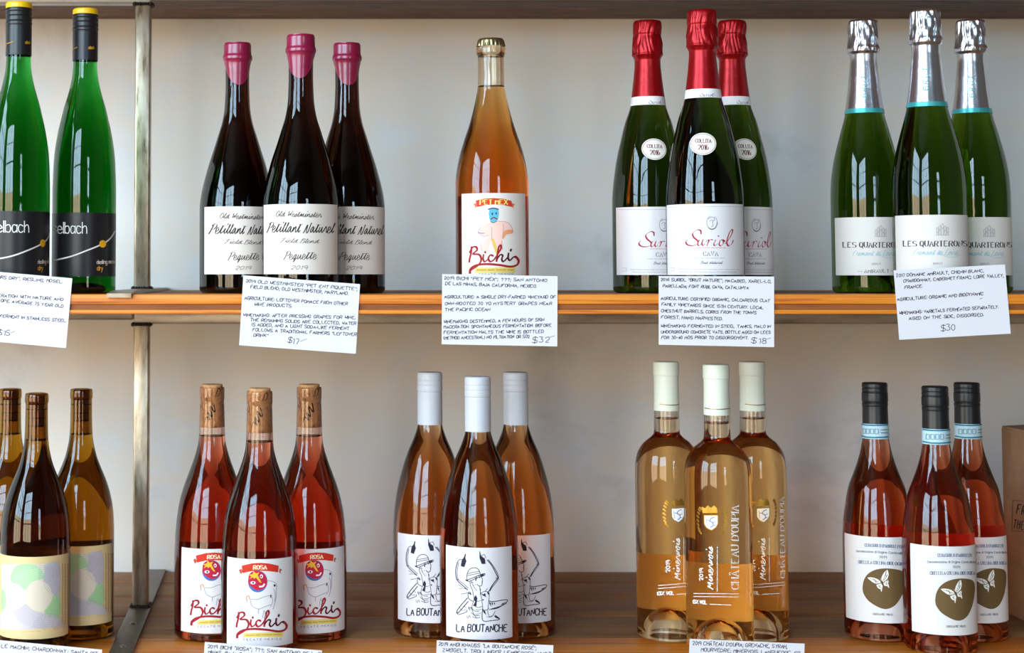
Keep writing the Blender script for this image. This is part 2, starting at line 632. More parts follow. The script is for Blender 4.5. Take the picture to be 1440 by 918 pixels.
    def marks(self, p0, p1, h, col, n=None, fillf=0.72):
        """A row of print too small to read: word-length dashes."""
        rs = random.Random(str(p0))
        L = math.hypot(p1[0] - p0[0], p1[1] - p0[1])
        x = 0
        while x < L:
            wl = rs.uniform(2.0, 6.5) * h
            e = min(L, x + wl)
            a, b = x / L, e / L
            self.stroke([(p0[0] + (p1[0] - p0[0]) * a, p0[1] + (p1[1] - p0[1]) * a), (p0[0] + (p1[0] - p0[0]) * b, p0[1] + (p1[1] - p0[1]) * b)], h * .5, col, 0)
            x = e + h * 0.9

    def build(self, name, parent, mats=None):
        me = bpy.data.meshes.new(name)
        me.from_pydata([tuple(p) for p in self.v], [], self.f)
        for c in self.cols:
            me.materials.append(c if not isinstance(c, tuple) else ink(c))
        me.polygons.foreach_set('material_index', self.fm)
        me.update()
        o = bpy.data.objects.new(name, me)
        C.objects.link(o)
        o.parent = parent
        return o


# ------------------------------------------------------------------ the room
def wall_with_holes(name, wall, lo, hi, z0, z1, th, holes, m):
    bm = bmesh.new()

    def put(a, b, c, d):
        if b - a < 1e-4 or d - c < 1e-4:
            return
        if wall == 'front':
            box(bm, a, b, FY - th, FY, c, d)
        else:
            box(bm, LX - th, LX, a, b, c, d)
    x = lo
    for a, b, c, d in sorted(holes):
        put(x, a, z0, z1)
        put(a, b, z0, c)
        put(a, b, d, z1)
        x = b
    put(x, hi, z0, z1)
    return struct(from_bm(name, bm, m))


def window(name, wall, a, b, z0, z1, cols, rows):
    bm = bmesh.new()
    t, d0, d1 = 0.05, -0.08, -0.02

    def put(p, q, c, d):
        if wall == 'front':
            box(bm, p, q, FY + d0, FY + d1, c, d)
        else:
            box(bm, LX + d0, LX + d1, p, q, c, d)
    put(a, a + t, z0, z1)
    put(b - t, b, z0, z1)
    put(a + t, b - t, z0, z0 + t)
    put(a + t, b - t, z1 - t, z1)
    for i in range(1, cols):
        x = a + (b - a) * i / cols
        w = 0.022
        put(x - w, x + w, z0 + t, z1 - t)
    for j in range(1, rows):
        z = z0 + (z1 - z0) * j / rows
        put(a + t, b - t, z - 0.018, z + 0.018)
    return struct(from_bm(name, bm, M_FRAME))


struct(boxobj('wall_back', LX - 0.1, RX + 0.1, WALL_Y, WALL_Y + 0.1, FLOOR, CEIL, M_WALL))
struct(boxobj('floor', LX - 0.1, RX + 0.1, FY - 0.1, WALL_Y + 0.1, FLOOR - 0.1, FLOOR, M_FLOOR))
struct(boxobj('ceiling', LX - 0.1, RX + 0.1, FY - 0.1, WALL_Y + 0.1, CEIL, CEIL + 0.1, M_CEIL))
struct(boxobj('wall_right', RX, RX + 0.1, FY, WALL_Y, FLOOR, CEIL, M_ROOM))
wall_with_holes('wall_front', 'front', LX, RX, FLOOR, CEIL, 0.1, [(w[1], w[2], w[3], w[4]) for w in WINDOWS if w[0] == 'front'], M_ROOM)
wall_with_holes('wall_left', 'left', FY, WALL_Y, FLOOR, CEIL, 0.1, [(w[1], w[2], w[3], w[4]) for w in WINDOWS if w[0] == 'left'], M_ROOM)
for i_, w_ in enumerate(WINDOWS):
    window('window_%d' % (i_ + 1), *w_, cols=3 if i_ < 2 else 2, rows=4)

# ------------------------------------------------------------------ shelves
POST_Y = 0.291
UP_Z = at(700, 414, 0).z                     # top of the middle shelf
UP_B = at(700, 441.5, 0).z                   # its underside
TOP_Z = at(700, 27, WALL_Y).z                # underside of the top shelf
SX0, SX1 = -0.62, 1.22
SEAMS = [0.0, 0.125, 0.247, 0.346, 0.469, WALL_Y - 0.001]


def shelf(name, z1, th, label, under=None):
    root = empty(name, (0, 0, z1))
    tag(root, label, 'shelf', 'wooden shelves')
    # front plank: two bright plies with a recessed dark ply between them
    x0, x1, g = SX0, SX1, 0.0004
    bm = bmesh.new()
    box(bm, x0, x1, 0.0, SEAMS[1] - g, -0.0103 / 0.0207 * th, 0.0)
    bevel(bm, 0.0008)
    # slightly wavy front arris, as sawn wood has
    for v in bm.verts:
        if v.co.y < 0.004:
            v.co.z += 0.0
    o = from_bm('front_plank', bm, M_OAK, root, True, 50)
    bm = bmesh.new()
    box(bm, x0, x1, 0.0022, SEAMS[1] - g, -0.0160 / 0.0207 * th, -0.0105 / 0.0207 * th)
    from_bm('dark_ply', bm, M_OAKD, root)
    bm = bmesh.new()
    box(bm, x0, x1, 0.0002, SEAMS[1] - g, -th, -0.0162 / 0.0207 * th)
    bevel(bm, 0.0008)
    from_bm('lower_ply', bm, M_OAK, root, True, 50)
    for i in range(1, len(SEAMS) - 1):
        boxobj('plank', x0, x1, SEAMS[i] + g, SEAMS[i + 1] - g, -th, -0.0004 * (i % 2), under or M_PLANK, root, 0.0012)
    return root


shelf('wooden_shelf', UP_Z, UP_Z - UP_B, 'middle wooden shelf with bright orange front edge and handwritten cards hanging')
shelf('wooden_shelf', 0.0, 0.0215, 'lower wooden shelf of brown planks with an orange front plank')
shelf('wooden_shelf', TOP_Z + 0.0207, 0.0207, 'top wooden shelf seen from below as a brown underside', M_UNDER)

# ------------------------------------------------------------------ steel frame
PX = at(199, 600, POST_Y).x
frame = empty('steel_shelf_frame', (PX, POST_Y, 0))
tag(frame, 'welded steel shelf frame with bare square posts, crossbars and flat straps', 'shelf frame')
HW = 0.0098


def bar(name, x0, x1, y0, y1, z0, z1, m, bev=0.0026):
    return boxobj(name, x0 - PX, x1 - PX, y0 - POST_Y, y1 - POST_Y, z0, z1, m, frame, bev)


BAR_T = at(500, 455.5, POST_Y - HW).z
BAR_L = at(100, 449.8, POST_Y - HW).z
bar('crossbar', SX0, PX - HW, POST_Y - HW, POST_Y + HW, BAR_L, UP_B - 0.0003, M_BAR)
bar('crossbar', PX - HW + 0.0004, SX1, POST_Y - HW, POST_Y + HW, BAR_T, UP_B - 0.0003, M_BAR)
TB = at(190, 5, POST_Y - HW).z
bar('crossbar', SX0, PX + HW, POST_Y - HW, POST_Y + HW, TB, TOP_Z - 0.0003, M_BAR)
bar('crossbar', PX + HW + 0.0004, SX1, POST_Y - HW, POST_Y + HW, at(400, -3, POST_Y - HW).z, TOP_Z - 0.0003, M_BAR)
bar('crossbar', SX0, SX1, POST_Y - HW, POST_Y + HW, -0.0215 - 0.024, -0.0218, M_BAR)
ST = 0.0038
bar('post', PX - HW, PX + HW, POST_Y - HW, POST_Y + HW, ST, BAR_T, M_STEEL)
bar('post', PX - HW, PX + HW, POST_Y - HW, POST_Y + HW, UP_Z + ST, TB, M_STEEL)
bar('post', PX - HW, PX + HW, POST_Y - HW, POST_Y + HW, FLOOR, -0.0455, M_STEEL)
bar('strap', PX - 0.0127, PX + 0.0127, 0.003, WALL_Y - 0.002, 0.0002, ST, M_STRAP, 0.0008)
# the strap on the middle shelf: its front end reaches over the edge
bm = bmesh.new()
q = [(-0.0062, UP_Z - 0.0032), (-0.0062, UP_Z + 0.0012), (0.05, UP_Z + ST), (WALL_Y - 0.002, UP_Z + ST), (WALL_Y - 0.002, UP_Z + 0.0003), (0.0, UP_Z + 0.0003), (-0.0008, UP_Z - 0.0032)]
ca, cb = [], []
for y_, z_ in q:
    ca.append(bm.verts.new((-0.0130, y_ - POST_Y, z_)))
    cb.append(bm.verts.new((0.0130, y_ - POST_Y, z_)))
bm.faces.new(ca[::-1])
bm.faces.new(cb)
for i in range(len(q)):
    j = (i + 1) % len(q)
    bm.faces.new((ca[i], ca[j], cb[j], cb[i]))
bmesh.ops.recalc_face_normals(bm, faces=bm.faces)
from_bm('strap', bm, M_STRAPL, frame)


def weld(z, up, r=0.0125):
    bm = bmesh.new()
    for sx in (-1, 1):
        for k in range(7):
            t = (k - 3) / 3
            m_ = bmesh.ops.create_icosphere(bm, subdivisions=1, radius=0.0024 + 0.0008 * random.random())
            for v in m_['verts']:
                v.co += Vector((sx * (HW + 0.0008), t * HW, z + 0.0006 * up))
    for k in range(7):
        t = (k - 3) / 3
        m_ = bmesh.ops.create_icosphere(bm, subdivisions=1, radius=0.0022 + 0.0008 * random.random())
        for v in m_['verts']:
            v.co += Vector((t * HW, -HW - 0.0006, z + 0.0004 * up))
    from_bm('weld', bm, M_WELD, frame, True, 0)


for z_, u_ in ((ST, 1), (BAR_T, -1), (UP_Z + ST, 1), (TB, -1)):
    weld(z_, u_)
for px_, py_ in ((185, 876.5), (160, 909)):
    d_ = ray(px_, py_)
    t_ = (ST - CAM_Z) / d_[2]
    p_ = Vector((PX, CAM_Y + d_[1] * t_, ST))
    bm = bmesh.new()
    lathe(bm, [(0, 0.0016), (0.002, 0.0015), (0.0036, 0.0008), (0.004, 0.0)], 20)
    o_ = from_bm('screw', bm, plain('screw_steel', (150, 146, 140), 0.3, 0.9), frame, True)
    o_.location = p_ - Vector((PX, POST_Y, 0))


# ------------------------------------------------------------------ bottles
class Bottle:
    """One bottle traced at its own place: rows of the picture with half widths in pixels."""

    def __init__(self, name, ax, Y, zs, prof, top):
        self.zs, self.Y, self.ax = zs, Y, ax
        mid = prof[len(prof) // 2][0]
        self.X = at(ax, prof[-1][0], Y).x
        self.beta = math.atan2(self.X, Y - CAM_Y)
        self.root = empty(name, (self.X, Y, zs))
        self.rz = self.conv(prof)              # [(z, r)] ascending
        self.R = max(r for z, r in self.rz)
        self.H = self.rz[-1][0]

    def z(self, py):
        return at(self.ax, py, self.Y).z - self.zs

    def r(self, half, py):
        z = self.z(py) + self.zs
        dep = (self.Y - CAM_Y) * cp + (z - CAM_Z) * sp
        return half * dep / F * math.cos(self.beta)

    def conv(self, prof):
        out = sorted((self.z(py), self.r(h, py)) for py, h in prof)
        return out

    def rad(self, z):
        zs = [a for a, b in self.rz]
        if z <= zs[0]:
            return self.rz[0][1]
        if z >= zs[-1]:
            return self.rz[-1][1]
        return float(pchip(zs, [b for a, b in self.rz], [z])[0])

    def table(self):
        zs = [a for a, b in self.rz]
        self._tz = np.linspace(0, self.H, 1500)
        self._tr = pchip(zs, [b for a, b in self.rz], np.clip(self._tz, zs[0], zs[-1]))

    def fast(self, z):
        return float(np.interp(z, self._tz, self._tr))

    def mp(self, px, py, off):
        """Picture point -> point on the bottle (local)."""
        if not hasattr(self, '_tz'):
            self.table()
        r = self.R
        for _ in range(5):
            g = 0
            while True:
                dx, dy, dz = ray(px, py)
                ox, oy = -self.X, CAM_Y - self.Y
                a = dx * dx + dy * dy
                b = ox * dx + oy * dy
                c = ox * ox + oy * oy - r * r
                disc = b * b - a * c
                if disc >= 0 or g > 60:
                    break
                g += 1
                px = px + (self.axpx(py) - px) * 0.01
            t = (-b - math.sqrt(max(disc, 0))) / a
            z = CAM_Z + dz * t - self.zs
            r = self.fast(max(0.0, min(self.H, z)))
        th = math.atan2(ox + dx * t, -(oy + dy * t))
        return Vector(((r + off) * math.sin(th), -(r + off) * math.cos(th), z))

    def axpx(self, py):
        v = self.X * F
        dep = (self.Y - CAM_Y) * cp
        return PPX + v / dep

    def theta(self, px, py):
        p = self.mp(px, py, 0)
        return math.atan2(p.x, -p.y), p.z

    def glass(self, m, fill=None, punt=0.022, top_cut=None, wall=0.0034, heel=0.006):
        """Closed body; with fill (a picture row) the neck above it is hollow."""
        R0 = self.fast(0.012) if hasattr(self, '_tz') else (self.table() or self.fast(0.012))
        H = self.H
        prof = [(0.0, punt)]
        rp = R0 * 0.62
        for k in range(1, 13):                       # dome of the punt
            a = k / 12
            prof.append((rp * math.sin(a * PI / 2), punt * (0.04 + 0.96 * math.cos(a * PI / 2)) + 0.0004))
        prof += [(R0 - heel - 0.003, 0.0003), (R0 - heel, 0.0)]
        for k in range(1, 7):
            a = k / 6 * PI / 2
            prof.append((R0 - heel + heel * math.sin(a), heel * (1 - math.cos(a))))
        zz = np.concatenate([np.linspace(heel + 0.002, H - 0.06, 60), np.linspace(H - 0.0585, H, 44)])
        for z in zz:
            prof.append((self.fast(z), float(z)))
        if fill is None:
            prof.append((self.fast(H) - 0.001, H + 0.0003))
            prof.append((0.0, H + 0.0003))
        else:
            zf = self.z(fill)
            rt = self.fast(H)
            prof += [(rt - 0.0008, H + 0.0004), (rt - wall + 0.0004, H + 0.0004)]
            for k in range(0, 25):
                z = H - (H - zf) * k / 24
                prof.append((max(0.004, min(self.fast(z), rt + 0.0006) - wall), z))
            prof += [(prof[-1][0] - 0.0006, zf - 0.0008), (prof[-1][0] * 0.8, zf - 0.0012), (0.0, zf - 0.0012)]
        bm = bmesh.new()
        lathe(bm, prof, 96)
        o = from_bm('glass_body', bm, m, self.root, True, 55)
        bm2 = None
        return o

    def shell(self, name, prof, m, parent=None, mod=None, n=72, thick=0.0, close_top=True, samples=60, flat=False):
        """Capsule, band ... given as rows of the picture, top first."""
        zr = [(self.z(py), self.r(h, py)) for py, h in prof]
        zs = [a for a, b in zr][::-1]
        rs = [b for a, b in zr][::-1]
        if flat:
            P = list(zip(rs, zs))
        else:
            zq = np.linspace(zs[0], zs[-1], samples)
            zq = np.unique(np.concatenate([zq, zs]))
            P = [(float(r), float(z)) for r, z in zip(pchip(zs, rs, zq), zq)]
        if close_top:
            r, z = P[-1]
            P += [(r - 0.0006, z + 0.0005), (r * 0.6, z + 0.0008), (0.0, z + 0.0008)]
        bm = bmesh.new()
        lathe(bm, P, n, mod=mod)
        return from_bm(name, bm, m, parent or self.root, True, 60)

    def band(self, name, py0, py1, m, off=0.0002, parent=None):
        z0, z1 = self.z(py1), self.z(py0)
        P = [(self.fast(z) + off, z) for z in np.linspace(z0, z1, 14)]
        bm = bmesh.new()
        lathe(bm, P, 72)
        return from_bm(name, bm, m, parent or self.root, True, 60)

    def label(self, name, th0, th1, z0, z1, m, off=0.00008, parent=None, n=56, nz=8):
        me = bpy.data.meshes.new(name)
        v, f = [], []
        for j in range(nz + 1):
            z = z0 + (z1 - z0) * j / nz
            r = self.fast(z) + off
            for i in range(n + 1):
                t = th0 + (th1 - th0) * i / n
                v.append((r * math.sin(t), -r * math.cos(t), z))
        for j in range(nz):
            for i in range(n):
                a = j * (n + 1) + i
                f.append((a, a + 1, a + n + 2, a + n + 1))
        me.from_pydata(v, [], f)
        me.shade_smooth()
        return link(name, me, parent or self.root, [m])

    def front_label(self, xl, xr, yt, yb, m, name='label'):
        """Left and right edge columns, top and bottom rows (at the left edge)."""
        ym = (yt + yb) / 2
        a, _ = self.theta(xl, ym)
        b, _ = self.theta(xr, ym)
        xm = (xl + xr) / 2
        zt, zb = self.theta(xl + 2, yt)[1], self.theta(xl + 2, yb)[1]
        return self.label(name, a, b, zb, zt, m)

    def back_label(self, yt, yb, m, half=58, turn=0.0):
        zt, zb = at(self.ax, yt, self.Y + self.R).z - self.zs, at(self.ax, yb, self.Y + self.R).z - self.zs
        c = PI + math.radians(turn) - self.beta
        return self.label('back_label', c - math.radians(half), c + math.radians(half), zb, zt, m, -0.0006)

    def art(self, ox=0.0, oy=0.0, sc=1.0, off=0.0002):
        return Art(self.mp, ox, oy, sc, off)

    def cylinder(self, name, py0, py1, half, m, parent=None, mod=None, rnd=0.0006):
        z1, z0 = self.z(py0), self.z(py1)
        r = self.r(half, (py0 + py1) / 2)
        bm = bmesh.new()
        P = [(0, z0), (r - rnd, z0), (r, z0 + rnd)] + [(r, z) for z in np.linspace(z0 + 2 * rnd, z1 - 2 * rnd, 10)] + [(r, z1 - rnd), (r - rnd, z1), (0, z1)]
        lathe(bm, P, 48, mod=mod)
        return from_bm(name, bm, m, parent or self.root, True, 40)


def place(src, ax, ref_y, Y, rot):
    """Another bottle of the kind, its axis through column ax."""
    o = copy_tree(src.root)
    o.location = (at(ax, ref_y, Y).x, Y, src.zs)
    o.rotation_euler = (0, 0, math.radians(rot))
    return o


FRONT_Y = 0.07
BASEUP = 414.0
M_BACK = paper('back_label_paper', (250, 248, 244), 0.3)


# ---- green riesling-style flutes ------------------------------------------------
def riesling():
    b = Bottle('wine_bottle', 117.5, 0.112, UP_Z, [(83, 16.8), (92, 17), (104, 17.8), (122, 21), (137, 25), (152, 29.5), (168, 33.4), (183, 37), (198, 39.8), (213, 42), (228, 43.4), (244, 44.2), (275, 45), (412, 45)], 0)
    b.glass(glass('green_flute_glass', (0.0003, 0.045, 0.001), tint=(0.65, 0.92, 0.65)), punt=0.012)
    blk = plain('black_screwcap', (24, 26, 30), 0.38)

    def knurl(t, i, r, z):
        return r, z
    b.shell('screw_cap', [(20.5, 17.6), (24, 18.2), (25, 18.2), (26, 17.5), (27, 18.2), (31, 18.2), (32, 17.4), (33, 18.2), (38, 18.2), (39, 17.4), (40.5, 18.4), (43.5, 18.3), (44.5, 17.6), (46, 17.9), (86, 17.9)], blk, samples=120)
    cap = b.shell('yellow_cap_disc', [(13.5, 17.0), (15, 17.9), (20, 18.1), (21, 17.8)], plain('yellow_plastic', (240, 196, 20), 0.35))
    a = Art(b.mp, off=0.0014)
    a.stroke([(98, 73), (103, 70), (109.5, 66.5)], 0.8, (214, 150, 40))
    a.disc(98.5, 73.5, 1.3, 1.3, (226, 160, 40))
    a.text('selbach', (124, 69), (131, 69), 4, 0.6, (214, 150, 40))
    a.build('cap_lettering', b.root.children[1])
    lab = b.label('label', -PI, PI, b.z(388.5), b.z(300.5), paper('black_label_paper', (30, 28, 31), rough=0.35), n=96)
    a = b.art()
    a.text('selbach', (74.5, 328), (122, 328), 15.5, 1.25, (232, 230, 228), 'plain', gap=1.5)
    a.stroke([(73.5, 366.5), (98, 361), (120, 353), (144, 343), (155, 335), (161.5, 325)], 2.0, (226, 220, 214))
    a.layer = 1
    a.disc(144.3, 342.8, 4.9, 5.2, (238, 172, 34))
    a.text('riesling mosel', (136.5, 371), (164, 370), 5.2, 0.75, (226, 214, 200), gap=1.6)
    a.text('dry', (136.5, 380), (144.5, 380), 6, 0.85, (226, 160, 50), gap=1.6)
    a.build('lettering', lab)
    tag(b.root, 'slim green glass wine bottle nearer the steel post, black label with white lettering', 'wine bottle', 'slim green bottles on the middle shelf')
    o = place(b, 23.5, 350, 0.066, 18)
    tag(o, 'slim green glass wine bottle cut by the left picture edge, white lettering on black label', 'wine bottle', 'slim green bottles on the middle shelf')


# ---- dark bottles under pink wax ------------------------------------------------
def waxed():
    b = Bottle('wine_bottle', 423.3, FRONT_Y, UP_Z, [(52, 18), (108, 17.2), (123, 17.6), (143, 18.6), (164, 22), (185, 28.4), (206, 35), (226, 41.5), (244, 46.5), (260, 50.6), (275, 53.4), (290, 54.8), (412, 54.8)], 0)
    b.glass(glass('dark_brown_glass', (0.010, 0.002, 0.001), tint=(0.4, 0.25, 0.2)), punt=0.03)
    wax = plain('pink_wax', (138, 18, 60), 0.32, bump=0.12, bscale=120, coat=0.3)
    rows = [(50.5, 18.8), (53, 19.8), (60, 19.9), (66, 20.2), (70, 21.5), (73, 21.6), (76, 20.2), (80, 19.3), (90, 18.9), (100, 18.4), (112, 17.9)]

    def drip(t, i, r, z):
        u = (t + PI) % (2 * PI) - PI
        zmid = b.z(80)
        zbot = b.z(110)
        if z < zmid:
            d = 0.12 + 0.88 * max(0.0, math.cos((u + 0.1) * 1.15)) ** 0.9 if abs(u + 0.1) < PI / 2.3 else 0.12
            d = max(d, 0.7 * max(0, math.cos((u - 2.6) * 2)) ** 2)
            k = (z - zmid) / (zbot - zmid)
            z = zmid + (zbot - zmid) * k * d
        w = 0.0005 * math.sin(3 * u + 20 * z) + 0.0003 * math.sin(5 * u + 1)
        return max(r + w * 0.5, b.fast(z) + 0.0004), z
    b.shell('wax_seal', rows, wax, mod=drip, samples=80)
    lab = b.front_label(371, 474.5, 288, 385.5, paper('warm_white_paper', (228, 218, 209)))
    a = b.art(365, 282, 8.345)
    k, kk = (70, 62, 62), (52, 44, 46)
    a.text('Old Westminster', (185, 190), (722, 200), 72, 6, k, 'cursive', 0.45)
    a.text('Petillant Naturel', (88, 375), (862, 385), 128, 9, kk, 'cursive', 0.5)
    a.text('Field Blend', (240, 495), (690, 503), 56, 5, k, 'cursive', 0.45)
    a.text('Pequette', (285, 695), (660, 692), 105, 7, k, 'cursive', 0.5)
    a.text('2019', (360, 808), (548, 808), 44, 5, k, 'hand', 0.4)
    a.build('lettering', lab)
    tag(b.root, 'dark wine bottle under bright pink wax, in front of its two twins, cream script label', 'wine bottle', 'pink waxed bottles on the middle shelf')
    o = place(b, 333.5, 350, 0.136, 14)
    tag(o, 'dark wine bottle under pink wax standing behind and left of its bright-topped twin', 'wine bottle', 'pink waxed bottles on the middle shelf')
    o = place(b, 488.5, 350, 0.139, 11)
    tag(o, 'dark wine bottle under dull plum wax with an orange-tinted label, right of its twins', 'wine bottle', 'pink waxed bottles on the middle shelf')


# ---- shared pieces of the red script labels -------------------------------------
def bichi_script(a, tx, red=(158, 30, 42), dark=(84, 16, 34)):
    def P(*pts):
        return [tx(p) for p in pts]
    s = a.sc
    k = tx((100, 0))[0] - tx((0, 0))[0]
    w = 17 * k / 100
    a.brush(P((166, 552), (163, 600), (150, 650), (146, 682)), w * .7, w * 1.1, red)
    a.brush(P((150, 600), (175, 556), (208, 552), (216, 580), (180, 612), (235, 618), (255, 660), (232, 706), (185, 738), (158, 756), (152, 778)), w * .75, w * 1.2, red)
    a.brush(P((152, 778), (158, 742), (205, 712), (300, 700), (420, 708), (520, 722), (578, 708), (596, 676), (582, 648), (566, 638)), w * 1.0, w * 1.35, red)
    a.brush(P((276, 618), (272, 655), (286, 680), (312, 662)), w * .6, w, red)
    a.stroke(P((290, 592), (293, 602)), w * .9, red, 0)
    a.brush(P((362, 628), (338, 622), (320, 650), (336, 678), (368, 664), (400, 622), (434, 566), (432, 536), (416, 550), (402, 620), (394, 676)), w * .7, w * 1.15, red)
    a.brush(P((396, 660), (428, 620), (450, 626), (442, 660), (458, 678), (490, 648)), w * .7, w * 1.1, dark)
    a.brush(P((504, 606), (500, 646), (516, 668), (548, 640), (572, 634)), w * .7, w * 1.1, dark)
    a.stroke(P((528, 572), (522, 586)), w, dark, 0)


# ---- amber crown-capped bottle --------------------------------------------------
def petmex():
    b = Bottle('wine_bottle', 692.8, FRONT_Y, UP_Z, [(56, 17.5), (66, 18), (68.5, 20.4), (76, 20.6), (78.5, 18.6), (83, 18.2), (100, 18.3), (121, 18.8), (136, 21.3), (150, 24.4), (160, 27), (172, 30.3), (184, 34.2), (196, 38.4), (208, 42.2), (220, 45.6), (232, 48.2), (245, 50.2), (258, 51.3), (412, 51.6)], 0)
    b.glass(glass('amber_wine_glass', (0.66, 0.115, 0.006)), fill=121.4, punt=0.024)

    def flute(t, i, r, z):
        zt, zb = b.z(57), b.z(66)
        k = max(0, min(1, (zt - z) / (zt - zb)))
        return r + k * 0.0007 * math.cos(21 * t), z
    b.shell('crown_cap', [(55.5, 17.2), (57.5, 18.6), (61, 19.2), (65.5, 19.9)], plain('gold_crown_metal', (150, 136, 96), 0.3, 0.9), mod=flute, n=168)
    b.back_label(277, 388, M_BACK, 62)
    lab = b.front_label(649.5, 739, 272.5, 389, paper('pale_label_paper', (228, 219, 212)))
    a = b.art(640, 265, 7.345)
    red, yel = (206, 62, 40), (240, 214, 110)
    a.fill([(212, 125), (300, 105), (400, 99), (500, 106), (582, 128), (592, 192), (500, 171), (400, 165), (310, 171), (228, 192)], red)
    a.fill([(190, 160), (216, 150), (226, 186), (204, 205), (208, 186)], (220, 110, 80))
    a.fill([(584, 150), (616, 162), (600, 186), (606, 206), (588, 190)], (220, 110, 80))
    a.layer = 1
    a.text('PET MEX', (258, 162), (540, 162), 46, 11, yel, 'serif')
    a.layer = 0
    e = a.build('banner', lab)
    a = b.art(640, 265, 7.345)
    pk, or_ = (244, 200, 188), (232, 156, 112)
    a.fill([(362, 352), (440, 338), (540, 350), (590, 418), (592, 460), (520, 486), (492, 520), (480, 640), (420, 650), (400, 590), (368, 545), (330, 660), (270, 660), (290, 560), (352, 490), (300, 492), (240, 462), (262, 400), (320, 362)], pk, 2)
    a.layer = 1
    a.fill([(592, 426), (520, 432), (492, 466), (486, 516), (506, 512), (528, 476), (592, 462)], or_, 1)
    a.fill([(372, 528), (402, 530), (446, 664), (424, 676)], (226, 186, 96), 1)
    a.fill([(356, 214), (440, 212), (452, 268), (440, 318), (410, 350), (374, 346), (352, 300)], (96, 178, 204), 2)
    a.layer = 2
    a.stroke([(344, 214), (394, 203), (446, 214)], 12, (60, 66, 92))
    a.stroke([(368, 318), (400, 300), (432, 316)], 12, (126, 66, 62))
    a.stroke([(366, 342), (396, 354), (430, 336)], 7, (110, 80, 90))
    a.disc(384, 262, 9, 14, (34, 60, 100))
    a.disc(424, 258, 8, 13, (34, 60, 100))
    for q in (((262, 400), (240, 455), (290, 492), (345, 486)), ((440, 338), (540, 350), (592, 420), (590, 460)), ((495, 372), (500, 420), (486, 516)), ((380, 400), (376, 470), (384, 528)), ((270, 560), (272, 640)), ((480, 540), (488, 630))):
        a.stroke(q, 5, (190, 140, 140))
    a.stroke([(236, 452), (262, 462), (302, 462)], 9, (120, 126, 160))
    a.build('printed_figure', lab)
    a = b.art(640, 265, 7.345)
    a.fill([(210, 818), (620, 812), (622, 868), (205, 872)], (224, 198, 110))
    a.layer = 1
    a.marks((225, 842), (600, 840), 20, (170, 140, 60))
    a.layer = 2
    bichi_script(a, lambda p: (150 + (p[0] - 148) * 1.126, 590 + (p[1] - 540) * 1.19))
    a.text('TECATE MEXICO', (245, 892), (600, 888), 16, 4, (150, 140, 130), gap=4)
    a.build('lettering', lab)
    tag(b.root, 'single amber wine bottle with gold crown cap and pale label under a red banner', 'wine bottle')


# ---- red-foiled sparkling bottles ----------------------------------------------
def fold(b, y0, y1, amp, n1, seed, ring=None):
    """Crumpled foil between two rows."""
    za, zb = b.z(y1), b.z(y0)

    def f(t, i, r, z):
        k = (z - za) / (zb - za)
        if k <= 0:
            return r, z
        w = min(1, k * 4)
        p = (math.sin(t) * 3.2 + seed, math.cos(t) * 3.2, z * 90)
        d = noise.noise(Vector(p)) * 0.9 + abs(math.sin(n1 * t / 2 + 4 * noise.noise(Vector((math.sin(t) * 1.5, math.cos(t) * 1.5, seed + z * 40))))) * 0.8 - 0.5
        return r + amp * w * d, z
    return f


def suriol_script(a, tx, R_, b=1.0):
    k = (tx((100, 0))[0] - tx((0, 0))[0]) / 100

    def P(*pts):
        return [tx(p) for p in pts]
    a.brush(P((446, 388), (440, 352), (400, 346), (352, 385), (366, 430), (410, 470), (400, 506), (350, 522), (296, 512), (276, 482), (296, 452)), 4 * k * b, 18 * k * b, R_)
    a.brush(P((428, 458), (410, 500), (420, 522), (448, 500), (470, 452), (456, 498), (468, 520), (492, 500)), 4 * k * b, 15 * k * b, R_)
    a.brush(P((500, 480), (530, 455), (524, 490), (512, 522)), 4 * k * b, 15 * k * b, R_)
    a.brush(P((520, 500), (548, 456), (575, 458)), 4 * k * b, 14 * k * b, R_)
    a.brush(P((612, 456), (590, 500), (600, 522), (632, 500)), 4 * k * b, 16 * k * b, R_)
    c_ = tx((640, 414))
    a.disc(c_[0], c_[1], 9 * k, 9 * k, R_)
    a.brush(P((690, 456), (662, 462), (648, 506), (668, 524), (696, 494), (690, 456), (714, 474)), 4 * k * b, 15 * k * b, R_)
    a.brush(P((716, 500), (770, 430), (798, 362), (786, 342), (758, 390), (734, 480), (752, 524), (790, 500), (806, 462)), 4 * k * b, 18 * k * b, R_)


